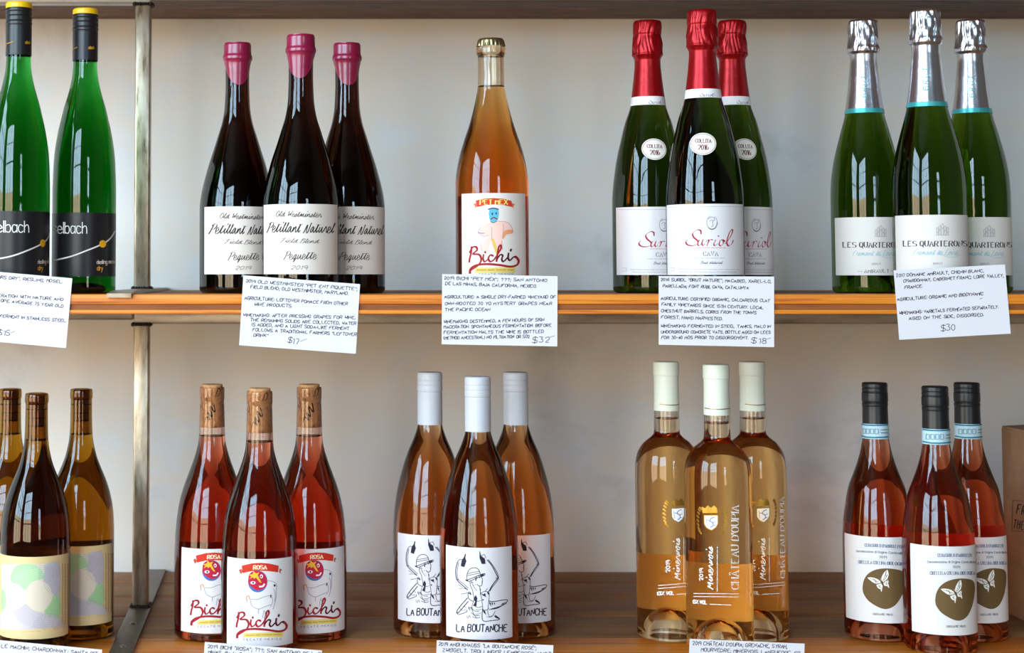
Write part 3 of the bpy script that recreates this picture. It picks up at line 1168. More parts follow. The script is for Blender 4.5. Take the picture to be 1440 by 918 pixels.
def suriol():
    b = Bottle('sparkling_wine_bottle', 992.8, FRONT_Y, UP_Z, [(17, 15), (72, 16.5), (100, 18.5), (120, 21.5), (139, 26), (150, 29.5), (163, 34.3), (177, 38.2), (191, 41.6), (204, 45), (218, 48), (232, 50.4), (246, 52.3), (262, 54.2), (280, 55.3), (412, 55.6)], 0)
    b.glass(glass('dark_green_glass', (0.045, 0.07, 0.006), tint=(0.5, 0.6, 0.33)), punt=0.032)
    foil = plain('red_foil', (158, 6, 16), 0.33, 0.55, bump=0.25, bscale=160)
    cols = b.shell('foil_capsule', [(15.5, 18.6), (18, 20.2), (22, 20.8), (34, 21.0), (35.5, 20.4), (44, 21.6), (56, 22.3), (62, 22.2), (65, 22.8), (68, 21), (73, 19.2), (80, 19.3), (92, 20.4), (104, 21.7), (116, 23.3), (128, 24.8)], foil, mod=fold(b, 16, 74, 0.0011, 17, 3.0), n=144, samples=90)
    white = paper('neck_band_paper', (236, 232, 232))
    nb = b.shell('neck_band', [(127, 24.9), (133, 25.6), (139.5, 26.6)], white, close_top=False)
    a = Art(b.mp, 850, 0, 3.672, off=0.0009)
    suriol_script(a, lambda p: (492 + (p[0] - 276) * 0.14, 498 + (p[1] - 524) * 0.14), (110, 92, 108), 1.2)
    a.build('lettering', nb)
    cream = paper('cream_badge_paper', (240, 232, 222))
    a = b.art(off=0.0002)
    a.disc(988.6, 202.3, 18.6, 15.6, cream)
    bd = a.build('seal_badge', b.root)
    a = b.art(off=0.00032)
    a.ring(988.6, 202.3, 17, 14, 0.7, (150, 110, 110))
    a.text('COLLITA', (978, 200.5), (1000, 200.5), 5, 0.9, (120, 40, 60), 'serif')
    a.text('2016', (982, 210.5), (996, 210.5), 7, 1.1, (110, 30, 52), 'serif')
    a.build('lettering', bd)
    lab = b.front_label(938.2, 1045.5, 288.3, 386.5, paper('white_label_paper', (226, 223, 225)))
    a = b.art(930, 280, 7.985)
    R_, G_ = (168, 22, 58), (120, 112, 118)
    suriol_script(a, lambda p: p, R_)
    a.marks((400, 545), (720, 545), 14, (206, 150, 160))
    a.text('CAVA', (472, 636), (634, 636), 48, 7, G_, 'serif', gap=3)
    a.marks((372, 662), (720, 662), 14, (186, 178, 184))
    a.text('Brut Natural', (442, 728), (682, 728), 34, 4, (120, 112, 118), 'cursive', 0.4)
    a.marks((190, 788), (880, 790), 12, (176, 168, 172))
    a.marks((210, 816), (840, 818), 12, (176, 168, 172))
    a.stroke([(110, 770), (150, 770), (150, 805), (112, 805)], 4, (176, 168, 172), 0)
    a.stroke([(84, 90), (300, 87), (600, 84), (925, 84)], 4, (176, 168, 172), 0)
    a.build('lettering', lab)
    a = b.art(930, 280, 7.985)
    a.ring(568, 262, 58, 76, 6, (150, 138, 140), -60, 250)
    a.ring(568, 262, 58, 76, 11, (90, 82, 88), 0, 130)
    a.stroke(((530, 220), (570, 200), (600, 225), (575, 255), (580, 300), (560, 310)), 6, (130, 120, 124))
    a.stroke(((540, 250), (560, 235), (580, 240)), 5, (130, 120, 124))
    a.build('emblem', lab)
    tag(b.root, 'red-foiled sparkling wine bottle standing in front of its two twins, whole white label', 'wine bottle', 'red foiled bottles on the middle shelf')
    o = place(b, 913.3, 300, 0.149, 14)
    tag(o, 'red-foiled sparkling wine bottle at the left rear of its trio, round seal unobstructed', 'wine bottle', 'red foiled bottles on the middle shelf')
    o = place(b, 1033, 300, 0.149, 23)
    tag(o, 'red-foiled sparkling wine bottle at the right rear of its trio, half hidden, warm-tinted label', 'wine bottle', 'red foiled bottles on the middle shelf')


# ---- silver-foiled sparkling bottles -------------------------------------------
def quarterons():
    b = Bottle('sparkling_wine_bottle', 1309.6, FRONT_Y, UP_Z, [(17, 15), (70, 16.5), (100, 19.5), (130, 24), (151, 28.8), (160, 31), (172, 34.6), (190, 39.8), (204, 43.6), (218, 47), (232, 49.7), (245, 51.6), (258, 52.6), (274, 53.2), (412, 53.2)], 0)
    b.glass(glass('mid_green_glass', (0.06, 0.11, 0.006), tint=(0.58, 0.70, 0.33)), punt=0.032)
    foil = plain('silver_foil', (205, 203, 208), 0.24, 0.95, bump=0.2, bscale=160)
    cap = b.shell('foil_capsule', [(15.5, 19.6), (18, 21.4), (30, 21.8), (42, 22.6), (52, 23.2), (57, 24.4), (61, 24), (65, 20.2), (72, 19.8), (86, 21), (100, 22.6), (112, 23.8), (124, 25.3), (136, 27.2), (146, 28.9)], foil, mod=fold(b, 16, 66, 0.0014, 13, 9.0), n=144, samples=90)
    b.shell('teal_band', [(145, 29.0), (151.5, 29.9)], plain('teal_foil', (70, 170, 172), 0.35, 0.4), close_top=False)
    fz = [(b.z(p), b.r(h, p)) for p, h in [(146, 28.9), (136, 27.2), (124, 25.3), (112, 23.8), (100, 22.6), (86, 21), (72, 19.8)]]

    def on_foil(px, py, off):
        q = b.mp(px, py, 0)
        rr = math.hypot(q.x, q.y)
        r2 = float(np.interp(q.z, [a_ for a_, _ in fz], [c_ for _, c_ in fz])) + off
        return Vector((q.x / rr * r2, q.y / rr * r2, q.z))
    a = Art(on_foil, 1150, 0, 3.672, off=0.0007)
    a.text('BRUT', (568, 465), (568, 350), 22, 4, (110, 176, 178), gap=5)
    a.build('foil_lettering', cap)
    lab = b.front_label(1259.7, 1363, 303.3, 387, paper('ivory_label_paper', (222, 216, 210)))
    a = b.art(1255, 295, 9.183)
    a.text('LES QUARTERONS', (142, 470), (960, 468), 66, 13, (58, 46, 62), 'serif', gap=2.4)
    a.text('Crémant de Loire', (265, 585), (840, 585), 78, 6, (150, 190, 200), 'cursive', 0.45)
    a.stroke([(600, 560), (700, 605), (800, 612), (860, 590)], 5, (160, 196, 204))
    a.text('BRUT', (528, 704), (646, 704), 24, 5, (140, 132, 140), 'serif', gap=3)
    a.build('lettering', lab)
    a = b.art(1150, 240, 3.672)
    a.text('AMIRAULT', (556, 527), (690, 524), 16, 3.4, (120, 110, 116), 'serif', gap=3)
    a.stroke([(518, 519), (545, 519)], 2, (150, 140, 146), 0)
    a.stroke([(700, 517), (724, 516)], 2, (150, 140, 146), 0)
    a.build('producer_lettering', lab)
    a = b.art(1255, 295, 9.183)
    g = (168, 162, 164)
    for x0, w_, y0 in ((570, 22, 250), (600, 22, 225), (632, 26, 200), (668, 22, 230), (700, 20, 245)):
        a.stroke([(x0, 325), (x0, y0)], 6, g, 0)
        a.stroke([(x0 + w_, 325), (x0 + w_, y0)], 6, g, 0)
        a.stroke([(x0 - 4, y0), (x0 + w_ / 2, y0 - 26), (x0 + w_ + 4, y0)], 7, g, 0)
        a.stroke([(x0 + w_ / 2, y0 + 30), (x0 + w_ / 2, y0 + 50)], 7, g, 0)
    a.stroke([(560, 326), (728, 326)], 6, g, 0)
    a.build('emblem', lab)
    tag(b.root, 'silver-foiled green sparkling wine bottle in front of its two twins', 'wine bottle', 'silver foiled bottles on the middle shelf')
    o = place(b, 1218.5, 300, 0.144, 5)
    tag(o, 'silver-foiled green sparkling wine bottle at the left rear of its trio, base visible', 'wine bottle', 'silver foiled bottles on the middle shelf')
    o = place(b, 1370.5, 300, 0.144, 2)
    tag(o, 'silver-foiled green sparkling wine bottle at the right rear, label mostly hidden by its twin', 'wine bottle', 'silver foiled bottles on the middle shelf')


# ---- olive-brown bottles with patterned cream label ----------------------------
def chardonnay():
    b = Bottle('wine_bottle', 48.6, FRONT_Y, 0.0, [(553, 15.6), (555, 16.4), (562, 16.8), (565, 16.8), (567, 15.8), (580, 15.9), (600, 16.2), (616, 16.8), (628, 18), (640, 20.4), (652, 23.6), (664, 28.2), (676, 33.4), (688, 38.2), (700, 42), (712, 45), (724, 47.2), (740, 48.8), (760, 49.6), (915, 49.8)], 0)
    b.glass(glass('olive_brown_glass', (0.40, 0.20, 0.012), tint=(0.66, 0.48, 0.17)), fill=618, punt=0.02)
    ck = b.cylinder('cork', 556, 600, 11.4, M_CORKD)
    a = Art(lambda px, py, off: Vector(((b.r(11.4, 580) + off) * math.sin((px - 47) / 12), -(b.r(11.4, 580) + off) * math.cos((px - 47) / 12), b.z(py))), off=0.0001)
    for y in (567, 575, 587, 598):
        a.stroke([(10, y), (84, y)], 1.6, (52, 30, 20), 0)
    a.build('cork_print', ck)
    bl = b.back_label(770, 880, M_BACK, 45)
    lab = b.label('label', math.radians(-105), math.radians(78), b.theta(49, 893.8 + 5)[1], b.theta(49, 778 + 5)[1], paper('cream_label_paper', (230, 204, 150)))
    a = b.art(0, 760, 6.333)
    wh, gr, lv = (244, 240, 232), (176, 216, 164), (200, 193, 200)
    a.fill([(12, 210), (525, 205), (528, 765), (15, 790)], (224, 214, 198))
    a.layer = 1
    a.fill([(95, 330), (120, 250), (180, 212), (290, 210), (370, 260), (400, 330), (340, 350), (260, 400), (215, 440), (120, 380)], gr, 2)
    a.fill([(400, 210), (525, 207), (527, 478), (470, 470), (410, 430), (390, 360), (400, 290)], lv, 1)
    a.fill([(15, 640), (60, 600), (210, 560), (345, 640), (440, 640), (520, 700), (525, 766), (15, 788)], (208, 200, 204), 1)
    a.fill([(395, 640), (410, 560), (450, 510), (527, 480), (528, 690), (470, 660)], gr, 1)
    a.fill([(12, 440), (50, 470), (55, 580), (12, 640)], gr, 1)
    a.layer = 2
    a.disc(345, 492, 120, 138, (228, 216, 196))
    a.fill([(60, 470), (110, 380), (190, 410), (225, 470), (215, 560), (150, 620), (80, 600)], (214, 212, 212), 2)
    a.layer = 3
    for i in range(9):
        r = 138 + i * 17
        a.ring(345, 492, r * .95, r, 3, (226, 240, 218) if i < 7 else (200, 196, 214), 190, 268)
        a.ring(345, 492, r * .95, r, 2.6, (172, 164, 180), 270, 310)
    for i in range(10):
        a.ring(345, 492, 130 + i * 15, 146 + i * 15, 2.6, (178, 170, 184), 75, 150)
    for i in range(8):
        r = 40 + i * 16
        a.ring(540, 340, r, r * 1.05, 2.6, (168, 160, 184), 95, 265)
        a.ring(560, 690, r + 10, (r + 10) * 1.15, 3, (138, 190, 118), 182, 262)
        a.ring(440, 800, r, r, 2.6, (172, 164, 182), 190, 350)
    a.build('printed_pattern', lab)
    a = b.art(0, 760, 6.333)
    for x in (556, 578, 602, 618):
        for y in range(205, 740, 26):
            a.stroke([(x, y), (x + 1, y + 19)], 7, (188, 156, 110), 0)
    a.marks((190, 812), (370, 806), 12, (206, 184, 140))
    a.build('fine_print', lab)
    g = 'olive bottles with cream labels'
    tag(b.root, 'olive-brown wine bottle in front of two twins, cream label with overlapping circles', 'wine bottle', g)
    o = place(b, 112.5, 830, 0.141, -3)
    tag(o, 'olive-brown wine bottle with cream label behind its twin, nearer the steel post', 'wine bottle', g)
    o = place(b, 12.0, 830, 0.144, 4)
    tag(o, 'olive-brown wine bottle half cut by the left picture edge, mostly behind its twin', 'wine bottle', g)


# ---- red rosé with branded corks ------------------------------------------------
def rosa():
    b = Bottle('wine_bottle', 364.8, FRONT_Y, 0.0, [(550, 17.6), (552, 18.1), (560, 18.2), (566, 18.0), (569, 17.6), (585, 18.1), (607, 18.7), (622, 19.3), (630, 20), (640, 22.2), (651, 25.4), (662, 29.2), (673, 33.4), (684, 37.4), (694, 41), (706, 44.6), (718, 47.4), (732, 49.8), (747, 51.6), (770, 53.2), (800, 54.2), (915, 54.6)], 0)
    b.glass(glass('rose_red_wine_glass', (0.42, 0.017, 0.0035)), fill=620, punt=0.024)
    ck = b.cylinder('cork', 545.5, 608, 14.6, M_CORK, mod=lambda t, i, r, z: (r * (1.05 if z > b.z(552) else 1.0), z))
    rr = b.r(14.7, 580)
    a = Art(lambda px, py, off: Vector(((rr + off) * math.sin((px - 562) / 73.0), -(rr + off) * math.cos((px - 562) / 73.0), b.z(520 + py / 4.588))), off=0.00012, sc=1.0)
    a.brush(((505, 370), (520, 330), (545, 350), (530, 300), (560, 330), (545, 260), (580, 300), (570, 240)), 3, 9, (70, 40, 24))
    a.brush(((590, 180), (600, 150), (618, 150), (612, 185), (596, 190)), 3, 8, (70, 40, 24))
    a.brush(((640, 330), (660, 300), (650, 250), (690, 280), (670, 200), (700, 230), (690, 160)), 3, 9, (70, 40, 24))
    a.brush(((440, 330), (460, 290), (450, 250), (480, 270), (470, 200)), 3, 8, (90, 54, 32))
    a.build('cork_print', ck)
    b.back_label(772, 896, M_BACK, 62)
    lab = b.front_label(319.2, 411.5, 782.6, 905, paper('label_paper_white', (227, 223, 225)))
    a = b.art(310, 775, 6.417)
    red = (206, 52, 34)
    a.fill([(192, 130), (280, 109), (360, 104), (440, 110), (525, 130), (520, 190), (440, 179), (360, 175), (280, 179), (200, 197)], red)
    a.fill([(168, 168), (188, 156), (200, 182), (190, 206), (176, 196)], (190, 80, 60))
    a.fill([(530, 152), (556, 166), (540, 182), (546, 204), (528, 188)], (190, 80, 60))
    a.layer = 1
    a.text('ROSA', (298, 162), (416, 160), 34, 9, (246, 226, 190), 'serif')
    a.build('banner', lab)
    a = b.art(310, 775, 6.417)
    a.disc(336, 272, 88, 98, (74, 108, 180))
    a.layer = 1
    a.fill([(250, 260), (262, 205), (310, 178), (380, 190), (415, 240), (420, 290), (390, 335), (330, 350), (280, 320), (255, 290)], (190, 34, 66), 2)
    a.layer = 2
    a.fill([(252, 212), (290, 206), (300, 180), (322, 200), (350, 188), (336, 216), (352, 248), (372, 286), (350, 276), (322, 236), (300, 250), (296, 232), (262, 250), (280, 226)], (236, 186, 52), 0)
    a.disc(294, 284, 24, 14, (240, 226, 230))
    a.disc(370, 226, 14, 18, (240, 226, 230))
    a.stroke([(352, 318), (380, 316), (396, 296)], 14, (244, 232, 236))
    a.layer = 3
    a.disc(296, 284, 9, 9, (60, 30, 60))
    a.disc(368, 228, 7, 9, (60, 30, 60))
    gr = (140, 140, 156)
    for q in (((420, 262), (470, 272), (505, 300), (502, 360), (498, 430), (474, 520)), ((262, 430), (330, 434), (390, 412), (450, 398)), ((456, 390), (470, 450), (450, 500)), ((480, 340), (492, 390), (488, 450)), ((270, 440), (285, 490), (340, 520), (400, 500), (450, 480)), ((390, 535), (380, 600)), ((400, 535), (408, 600)), ((345, 520), (340, 560))):
        a.stroke(q, 4.5, gr)
    a.stroke([(240, 452), (236, 412), (256, 402), (262, 424)], 8, (206, 150, 100))
    a.disc(488, 308, 10, 12, (50, 50, 70))
    a.stroke([(455, 392), (452, 416)], 9, (60, 60, 84), 0)
    a.build('printed_figure', lab)
    a = b.art(310, 775, 6.417)
    a.fill([(210, 738), (562, 728), (562, 770), (205, 778)], (224, 200, 104))
    a.layer = 1
    a.marks((230, 758), (545, 750), 15, (176, 150, 66))
    a.layer = 2
    bichi_script(a, lambda p: p)
    a.text('TECATE MEXICO', (205, 806), (548, 798), 17, 4, (150, 140, 140), gap=5)
    a.build('lettering', lab)
    g = 'corked rose bottles on the lower shelf'
    tag(b.root, 'red rose wine bottle with exposed cork in front of its two twins', 'wine bottle', g)
    o = place(b, 297.6, 830, 0.138, 4)
    tag(o, 'red rose wine bottle with exposed cork at the left rear, nearest the steel post', 'wine bottle', g)
    o = place(b, 435.0, 830, 0.138, 9)
    tag(o, 'red rose wine bottle with exposed cork at the right rear of its trio, fuller label', 'wine bottle', g)


# ---- amber rosé with white screw caps -------------------------------------------
def boutanche():
    b = Bottle('wine_bottle', 674.2, FRONT_Y, 0.0, [(531, 17), (604, 17.5), (608, 18.2), (620, 21.8), (632, 26.6), (644, 32), (656, 36.4), (668, 40.2), (680, 43.6), (692, 46.8), (704, 49.4), (716, 51.4), (732, 53.4), (748, 54.6), (770, 55.3), (915, 55.5)], 0)
    b.glass(glass('amber_rose_wine_glass', (0.56, 0.135, 0.019)), punt=0.024)
    b.shell('screw_cap', [(530, 17.6), (532, 18.4), (540, 18.5), (541, 17.9), (542.5, 18.5), (547, 18.5), (548, 17.9), (549.5, 18.5), (553, 18.7), (556.5, 18.6), (558, 17.7), (560, 18.2), (562, 18.3), (606, 18.4)], plain('white_screwcap', (204, 208, 216), 0.42), samples=110)
    b.back_label(797, 900, M_BACK, 60)
    lab = b.front_label(627.4, 720, 766, 893.6, paper('bright_label_paper', (226, 223, 229)))
    a = b.art(620, 760, 6.557)
    K = (44, 38, 56)
    S = a.stroke
    for q, w in (
        (((228, 364), (262, 356), (322, 332), (398, 304), (396, 322), (330, 344), (266, 374), (230, 366)), 7),
        (((240, 352), (244, 302), (268, 262), (312, 250), (346, 266), (366, 312)), 6),
        (((246, 304), (300, 292), (352, 284)), 5), (((244, 322), (304, 310), (358, 300)), 5),
        (((268, 374), (272, 412), (292, 456), (296, 486)), 5), (((280, 372), (300, 420), (330, 460)), 4),
        (((364, 322), (380, 344), (382, 372), (376, 412), (352, 418), (334, 402)), 6),
        (((354, 416), (364, 470), (378, 556), (388, 640)), 5), (((366, 440), (362, 500)), 4),
        (((155, 195), (138, 270), (148, 358), (200, 412), (246, 452)), 8), (((166, 200), (152, 280), (160, 354), (216, 404), (254, 440)), 5),
        (((155, 195), (176, 172), (204, 178)), 6), (((142, 356), (166, 362)), 6),
        (((426, 178), (470, 232), (522, 334), (518, 352), (480, 402), (440, 470)), 8), (((438, 176), (492, 250), (530, 344), (470, 432), (452, 464)), 6),
        (((506, 344), (530, 352)), 7), (((374, 140), (400, 128), (414, 160)), 5),
        (((170, 442), (214, 440), (250, 456)), 4), (((184, 492), (220, 488), (252, 478)), 5), (((160, 404), (200, 430)), 4),
        (((246, 528), (182, 600), (148, 652), (156, 668), (200, 622), (252, 560)), 8), (((150, 658), (164, 682), (236, 656), (240, 640)), 6),
        (((262, 470), (250, 500), (262, 540), (300, 560)), 6), (((282, 618), (312, 648), (352, 654)), 5), (((278, 660), (312, 690), (356, 690)), 5),
        (((290, 700), (330, 714), (360, 706)), 5), (((300, 590), (340, 616), (378, 606)), 5),
        (((440, 552), (482, 562), (600, 544), (606, 566), (560, 600), (456, 632)), 7), (((458, 632), (520, 622), (602, 576)), 8),
        (((384, 628), (386, 736), (470, 736), (540, 724), (500, 688)), 7), (((430, 640), (440, 690), (470, 700), (500, 650)), 5),
        (((364, 486), (402, 468), (442, 480), (444, 520), (440, 560)), 5), (((236, 690), (250, 716), (262, 690), (275, 712)), 4),
    ):
        S(q, w, K)
    S([(325, 340), (322, 368)], 10, K, 0)
    S([(352, 324), (360, 344)], 6, K, 0)
    a.fill([(222, 122), (232, 124), (226, 158), (236, 190), (216, 246), (184, 234), (192, 180), (214, 152)], K)
    a.fill([(356, 98), (364, 98), (366, 132), (382, 150), (406, 164), (412, 214), (376, 216), (356, 160)], K)
    a.fill([(302, 540), (320, 498), (336, 530), (326, 610), (298, 600), (316, 562)], K)
    a.fill([(360, 318), (398, 304), (392, 326), (366, 334)], K)
    a.fill([(228, 360), (258, 354), (246, 374)], K)
    def leaf(x0, y0, x1, y1, w):
        dx, dy = x1 - x0, y1 - y0
        L = math.hypot(dx, dy)
        nx, ny = -dy / L * w, dx / L * w
        a.fill([(x0, y0), (x0 + dx * .35 + nx, y0 + dy * .35 + ny), (x1, y1), (x0 + dx * .45 - nx, y0 + dy * .45 - ny)], K)
    for q in ((372, 486, 424, 524, 8), (400, 478, 412, 520, 7), (430, 462, 442, 512, 8), (384, 536, 394, 556, 8), (446, 556, 464, 610, 8), (470, 562, 478, 606, 7), (494, 566, 492, 598, 6),
              (386, 630, 418, 688, 10), (486, 690, 548, 728, 9), (510, 700, 540, 722, 8), (254, 604, 270, 652, 6), (272, 598, 284, 646, 6), (248, 478, 292, 500, 5), (268, 462, 276, 520, 6), (548, 596, 602, 564, 6)):
        leaf(*q)
    for q, w in (
        (((296, 480), (306, 540), (288, 600), (296, 660), (330, 716)), 5), (((326, 556), (344, 560), (366, 552)), 4), (((320, 636), (346, 640), (374, 630)), 4),
        (((316, 676), (350, 676), (372, 664)), 4), (((272, 392), (290, 380), (300, 392)), 4), (((314, 350), (336, 346)), 4), (((376, 380), (384, 384)), 5), (((300, 410), (304, 412)), 5), (((316, 404), (320, 406)), 5),
        (((404, 470), (430, 440)), 5), (((396, 640), (420, 640), (440, 620)), 5), (((420, 700), (450, 706), (470, 690)), 4), (((172, 610), (190, 640), (230, 640)), 4), (((210, 600), (236, 620)), 4), (((440, 560), (436, 620), (450, 640)), 5),
    ):
        S(q, w, K)
    a.build('printed_drawing', lab)
    a = b.art(620, 760, 6.557)
    a.text('LA BOUTANCHE', (144, 838), (606, 840), 66, 10, (36, 32, 46), 'hand', 0.06, 0.25)
    a.build('lettering', lab)
    g = 'white capped rose bottles on the lower shelf'
    tag(b.root, 'amber rose wine bottle with white screw cap in front of its two twins, line-drawn label', 'wine bottle', g)
    o = place(b, 605.8, 830, 0.157, -3)
    tag(o, 'amber rose wine bottle with white screw cap at the left rear of its trio', 'wine bottle', g)
    o = place(b, 727.4, 830, 0.157, 4)
    tag(o, 'amber rose wine bottle with white screw cap at the right rear, half its label hidden', 'wine bottle', g)


# ---- pale rosé with printed crest ------------------------------------------------
def doupia():
    b = Bottle('wine_bottle', 1013, FRONT_Y, 0.0, [(514, 17), (583, 18.2), (600, 18.6), (614, 18.9), (619, 20.2), (623, 25), (627, 31), (632, 36), (639, 40.8), (646, 44), (654, 46), (664, 47.2), (680, 47.6), (915, 47.6)], 0)
    b.glass(glass('pale_rose_wine_glass', (0.95, 0.53, 0.165)), fill=594, punt=0.034)
    b.shell('capsule', [(513, 18.4), (515, 19), (531, 19.1), (532.5, 18.2), (540, 18.1), (560, 18.3), (583, 18.9)], plain('ivory_green_capsule', (222, 226, 208), 0.45), samples=90)
    a = Art(b.mp, off=0.0006)
    a.stroke([(992, 573.5), (1000, 575), (1010, 575.5), (1020, 574.8), (1027, 573.5)], 1.2, plain('gold_line', (140, 120, 70), 0.3, 0.8))
    a.build('gold_line', b.root.children[1])
    b.back_label(788, 868, M_BACK, 66)
    gold = plain('gold_print', (186, 146, 62), 0.3, 0.8)
    wht = (244, 242, 240)
    a = b.art(960, 690, 5.096, 0.00015)
    a.fill([(154, 176), (252, 176), (252, 236), (236, 262), (206, 282), (172, 264), (156, 238)], wht)
    a.layer = 1
    a.stroke([(226, 190), (204, 198), (196, 216), (214, 228), (218, 248), (200, 262)], 7, (128, 140, 176))
    a.stroke([(196, 216), (178, 210)], 5, (128, 140, 176), 0)
    a.stroke([(214, 228), (234, 222)], 5, (128, 140, 176), 0)
    a.stroke([(218, 246), (234, 250)], 5, (128, 140, 176), 0)
    a.stroke([(170, 196), (176, 250)], 4, (150, 160, 190), 0)
    a.stroke([(154, 176), (252, 176), (252, 236), (236, 262), (206, 282), (172, 264), (156, 238), (154, 176)], 5, gold, 0)
    a.fill([(136, 112), (160, 126), (180, 104), (204, 122), (226, 104), (246, 126), (250, 158), (144, 160)], gold)
    for s_ in (-1, 1):
        for k in range(9):
            t = math.radians(115 + k * 16)
            cx, cy = 208 + s_ * -94 * math.cos(t + PI) * -1, 214 - 96 * math.cos(math.radians(20 + k * 18))
            x = 208 + s_ * (70 + 28 * math.sin(math.radians(20 + k * 18)))
            y = 214 - 92 * math.cos(math.radians(18 + k * 18))
            a.fill([(x - 5, y - 16), (x + s_ * 14, y - 8), (x + 5, y + 14), (x - s_ * 10, y + 4)], gold)
    a.build('printed_crest', b.root)
    a = b.art(960, 690, 5.096, 0.00015)
    a.text("CHÂTEAU D'OUPIA", (400, 704), (400, 108), 50, 7, wht, 'serif')
    a.text('Minervois', (218, 705), (218, 400), 50, 6, wht, 'cursive', 0.3)
    a.marks((248, 720), (248, 400), 8, wht)
    a.text('2019', (145, 642), (145, 556), 24, 5.5, wht)
    a.marks((80, 735), (400, 738), 9, wht)
    a.marks((80, 757), (400, 760), 9, wht)
    a.text('13% VOL', (72, 805), (172, 812), 24, 6, wht)
    a.marks((196, 812), (345, 818), 10, wht)
    a.build('printed_lettering', b.root)
    g = 'pale rose bottles on the lower shelf'
    tag(b.root, 'pale gold rose wine bottle with ivory capsule in front of its two twins', 'wine bottle', g)
    o = place(b, 940.3, 800, 0.132, 32)
    tag(o, 'pale gold rose wine bottle with ivory capsule at the left rear of its trio', 'wine bottle', g)
    o = place(b, 1062, 800, 0.132, 27)
    tag(o, 'pale gold rose wine bottle with ivory capsule at the right rear of its trio', 'wine bottle', g)


# ---- deep rosé with black screw caps ---------------------------------------------
def cirelli():
    b = Bottle('wine_bottle', 1322.8, FRONT_Y, 0.0, [(545, 17.8), (600, 18.6), (624, 19.6), (630, 20.6), (640, 22.6), (651, 25.6), (662, 29.2), (673, 33.4), (684, 37.8), (694, 41.8), (708, 45), (724, 47.8), (740, 50.2), (756, 51.6), (775, 52.2), (905, 52.2)], 0)
    b.glass(glass('deep_rose_wine_glass', (0.58, 0.050, 0.009)), punt=0.026)
    b.shell('screw_cap', [(543.5, 18.4), (545.5, 19.1), (549, 19.1), (550, 18.5), (551.5, 19.1), (555, 19.1), (556, 18.6), (558, 19.5), (567, 19.6), (570, 19.4), (571.5, 18.6), (573.5, 19.4), (576, 19.2), (577, 18.9), (602, 19.3)], plain('black_cap', (22, 23, 26), 0.36), samples=120)
    st = b.shell('paper_seal', [(602, 19.6), (623.5, 20.1)], paper('pale_blue_seal_paper', (188, 214, 222)), close_top=False)
    a = Art(b.mp, 1170, 520, 4.589, off=0.0014)
    tl = (40, 120, 146)
    a.stroke([(594, 384), (640, 390), (690, 391), (740, 388), (776, 381)], 9, tl, 0)
    a.stroke([(594, 462), (640, 471), (690, 472), (740, 469), (776, 462)], 9, tl, 0)
    for x in (612, 640, 668, 696):
        a.stroke([(x, 415), (x + 20, 416), (x + 20, 447), (x, 446), (x, 415)], 4, (120, 150, 166), 0)
    a.marks((730, 420), (770, 416), 8, (60, 80, 100))
    a.marks((730, 440), (770, 436), 8, (60, 80, 100))
    a.build('seal_print', st)
    b.back_label(748, 862, M_BACK, 64)
    zt, zb = b.theta(1282, 763.7)[1], b.theta(1282, 886.5)[1]
    t0 = b.theta(1281, 820)[0]
    lab = b.label('label', t0, t0 + math.radians(140), zb, zt, paper('matte_white_label', (226, 223, 223)))
    a = b.art(1275, 755, 6.555)
    bl = (104, 116, 146)
    a.text("CERASUOLO D'ABRUZZO", (286, 182), (596, 182), 28, 5.5, bl, 'serif', gap=2.6)
    a.text('Denominazione di Origine Controllata', (192, 238), (636, 240), 20, 4, (110, 118, 140), 'plain', gap=1.8)
    a.text('2019', (426, 286), (490, 286), 22, 4.5, (110, 118, 140), 'serif')
    a.text('CIRELLI LA COLLINA BIOLOGICA', (216, 346), (628, 346), 29, 5.5, bl, 'serif', gap=2.4)
    a.stroke([(140, 190), (300, 196), (480, 199), (632, 192)], 3, (196, 206, 216))
    a.stroke([(140, 290), (300, 298), (480, 301), (632, 293)], 3, (196, 206, 216))
    a.text('ORGANIC WINE', (370, 833), (545, 830), 18, 4.5, (110, 106, 104), 'serif', gap=3.4)
    a.build('lettering', lab)
    a = b.art(1275, 755, 6.555)
    a.fill([(263, 600), (272, 520), (310, 452), (380, 405), (470, 383), (560, 385), (612, 405), (628, 460), (620, 560), (594, 660), (552, 735), (490, 770), (420, 757), (330, 705), (284, 652)], (108, 84, 52), 2)
    a.layer = 1
    wh = (240, 236, 228)
    def G(*pts):
        return [(432 + (x - 432) * 1.1, 495 + (y - 495) * 1.1) for x, y in pts]
    a.fill(G((490, 402), (498, 420), (500, 446), (495, 468), (492, 482), (474, 500), (458, 512), (446, 504), (444, 480), (452, 452), (468, 424)), wh)
    a.fill(G((324, 480), (352, 476), (384, 479), (412, 488), (434, 504), (440, 518), (424, 526), (402, 530), (388, 526), (370, 518), (352, 504), (338, 494)), wh)
    a.fill(G((460, 518), (478, 504), (496, 492), (499, 508), (496, 522), (500, 536), (505, 560), (496, 556), (490, 544), (476, 546), (464, 540)), wh)
    a.fill(G((402, 540), (424, 532), (442, 524), (456, 546), (452, 562), (449, 576), (449, 600), (441, 594), (438, 574), (424, 572), (412, 562), (408, 552)), wh)
    a.layer = 2
    bk = (84, 66, 42)
    for q in (((486, 414), (456, 502)), ((492, 446), (466, 496)), ((476, 424), (482, 470)), ((344, 486), (428, 514)), ((372, 484), (412, 522)), ((392, 486), (400, 524)), ((470, 516), (490, 536)), ((488, 504), (484, 530)), ((420, 544), (444, 566)), ((436, 536), (428, 560))):
        a.stroke(G(*q), 3.6, bk, 0)
    a.stroke(G((445, 498), (455, 522), (459, 552)), 9, bk, 0)
    a.stroke(G((445, 500), (436, 484)), 3, wh, 0)
    a.stroke(G((447, 500), (448, 482)), 3, wh, 0)
    a.build('emblem', lab)
    g = 'black capped rose bottles on the lower shelf'
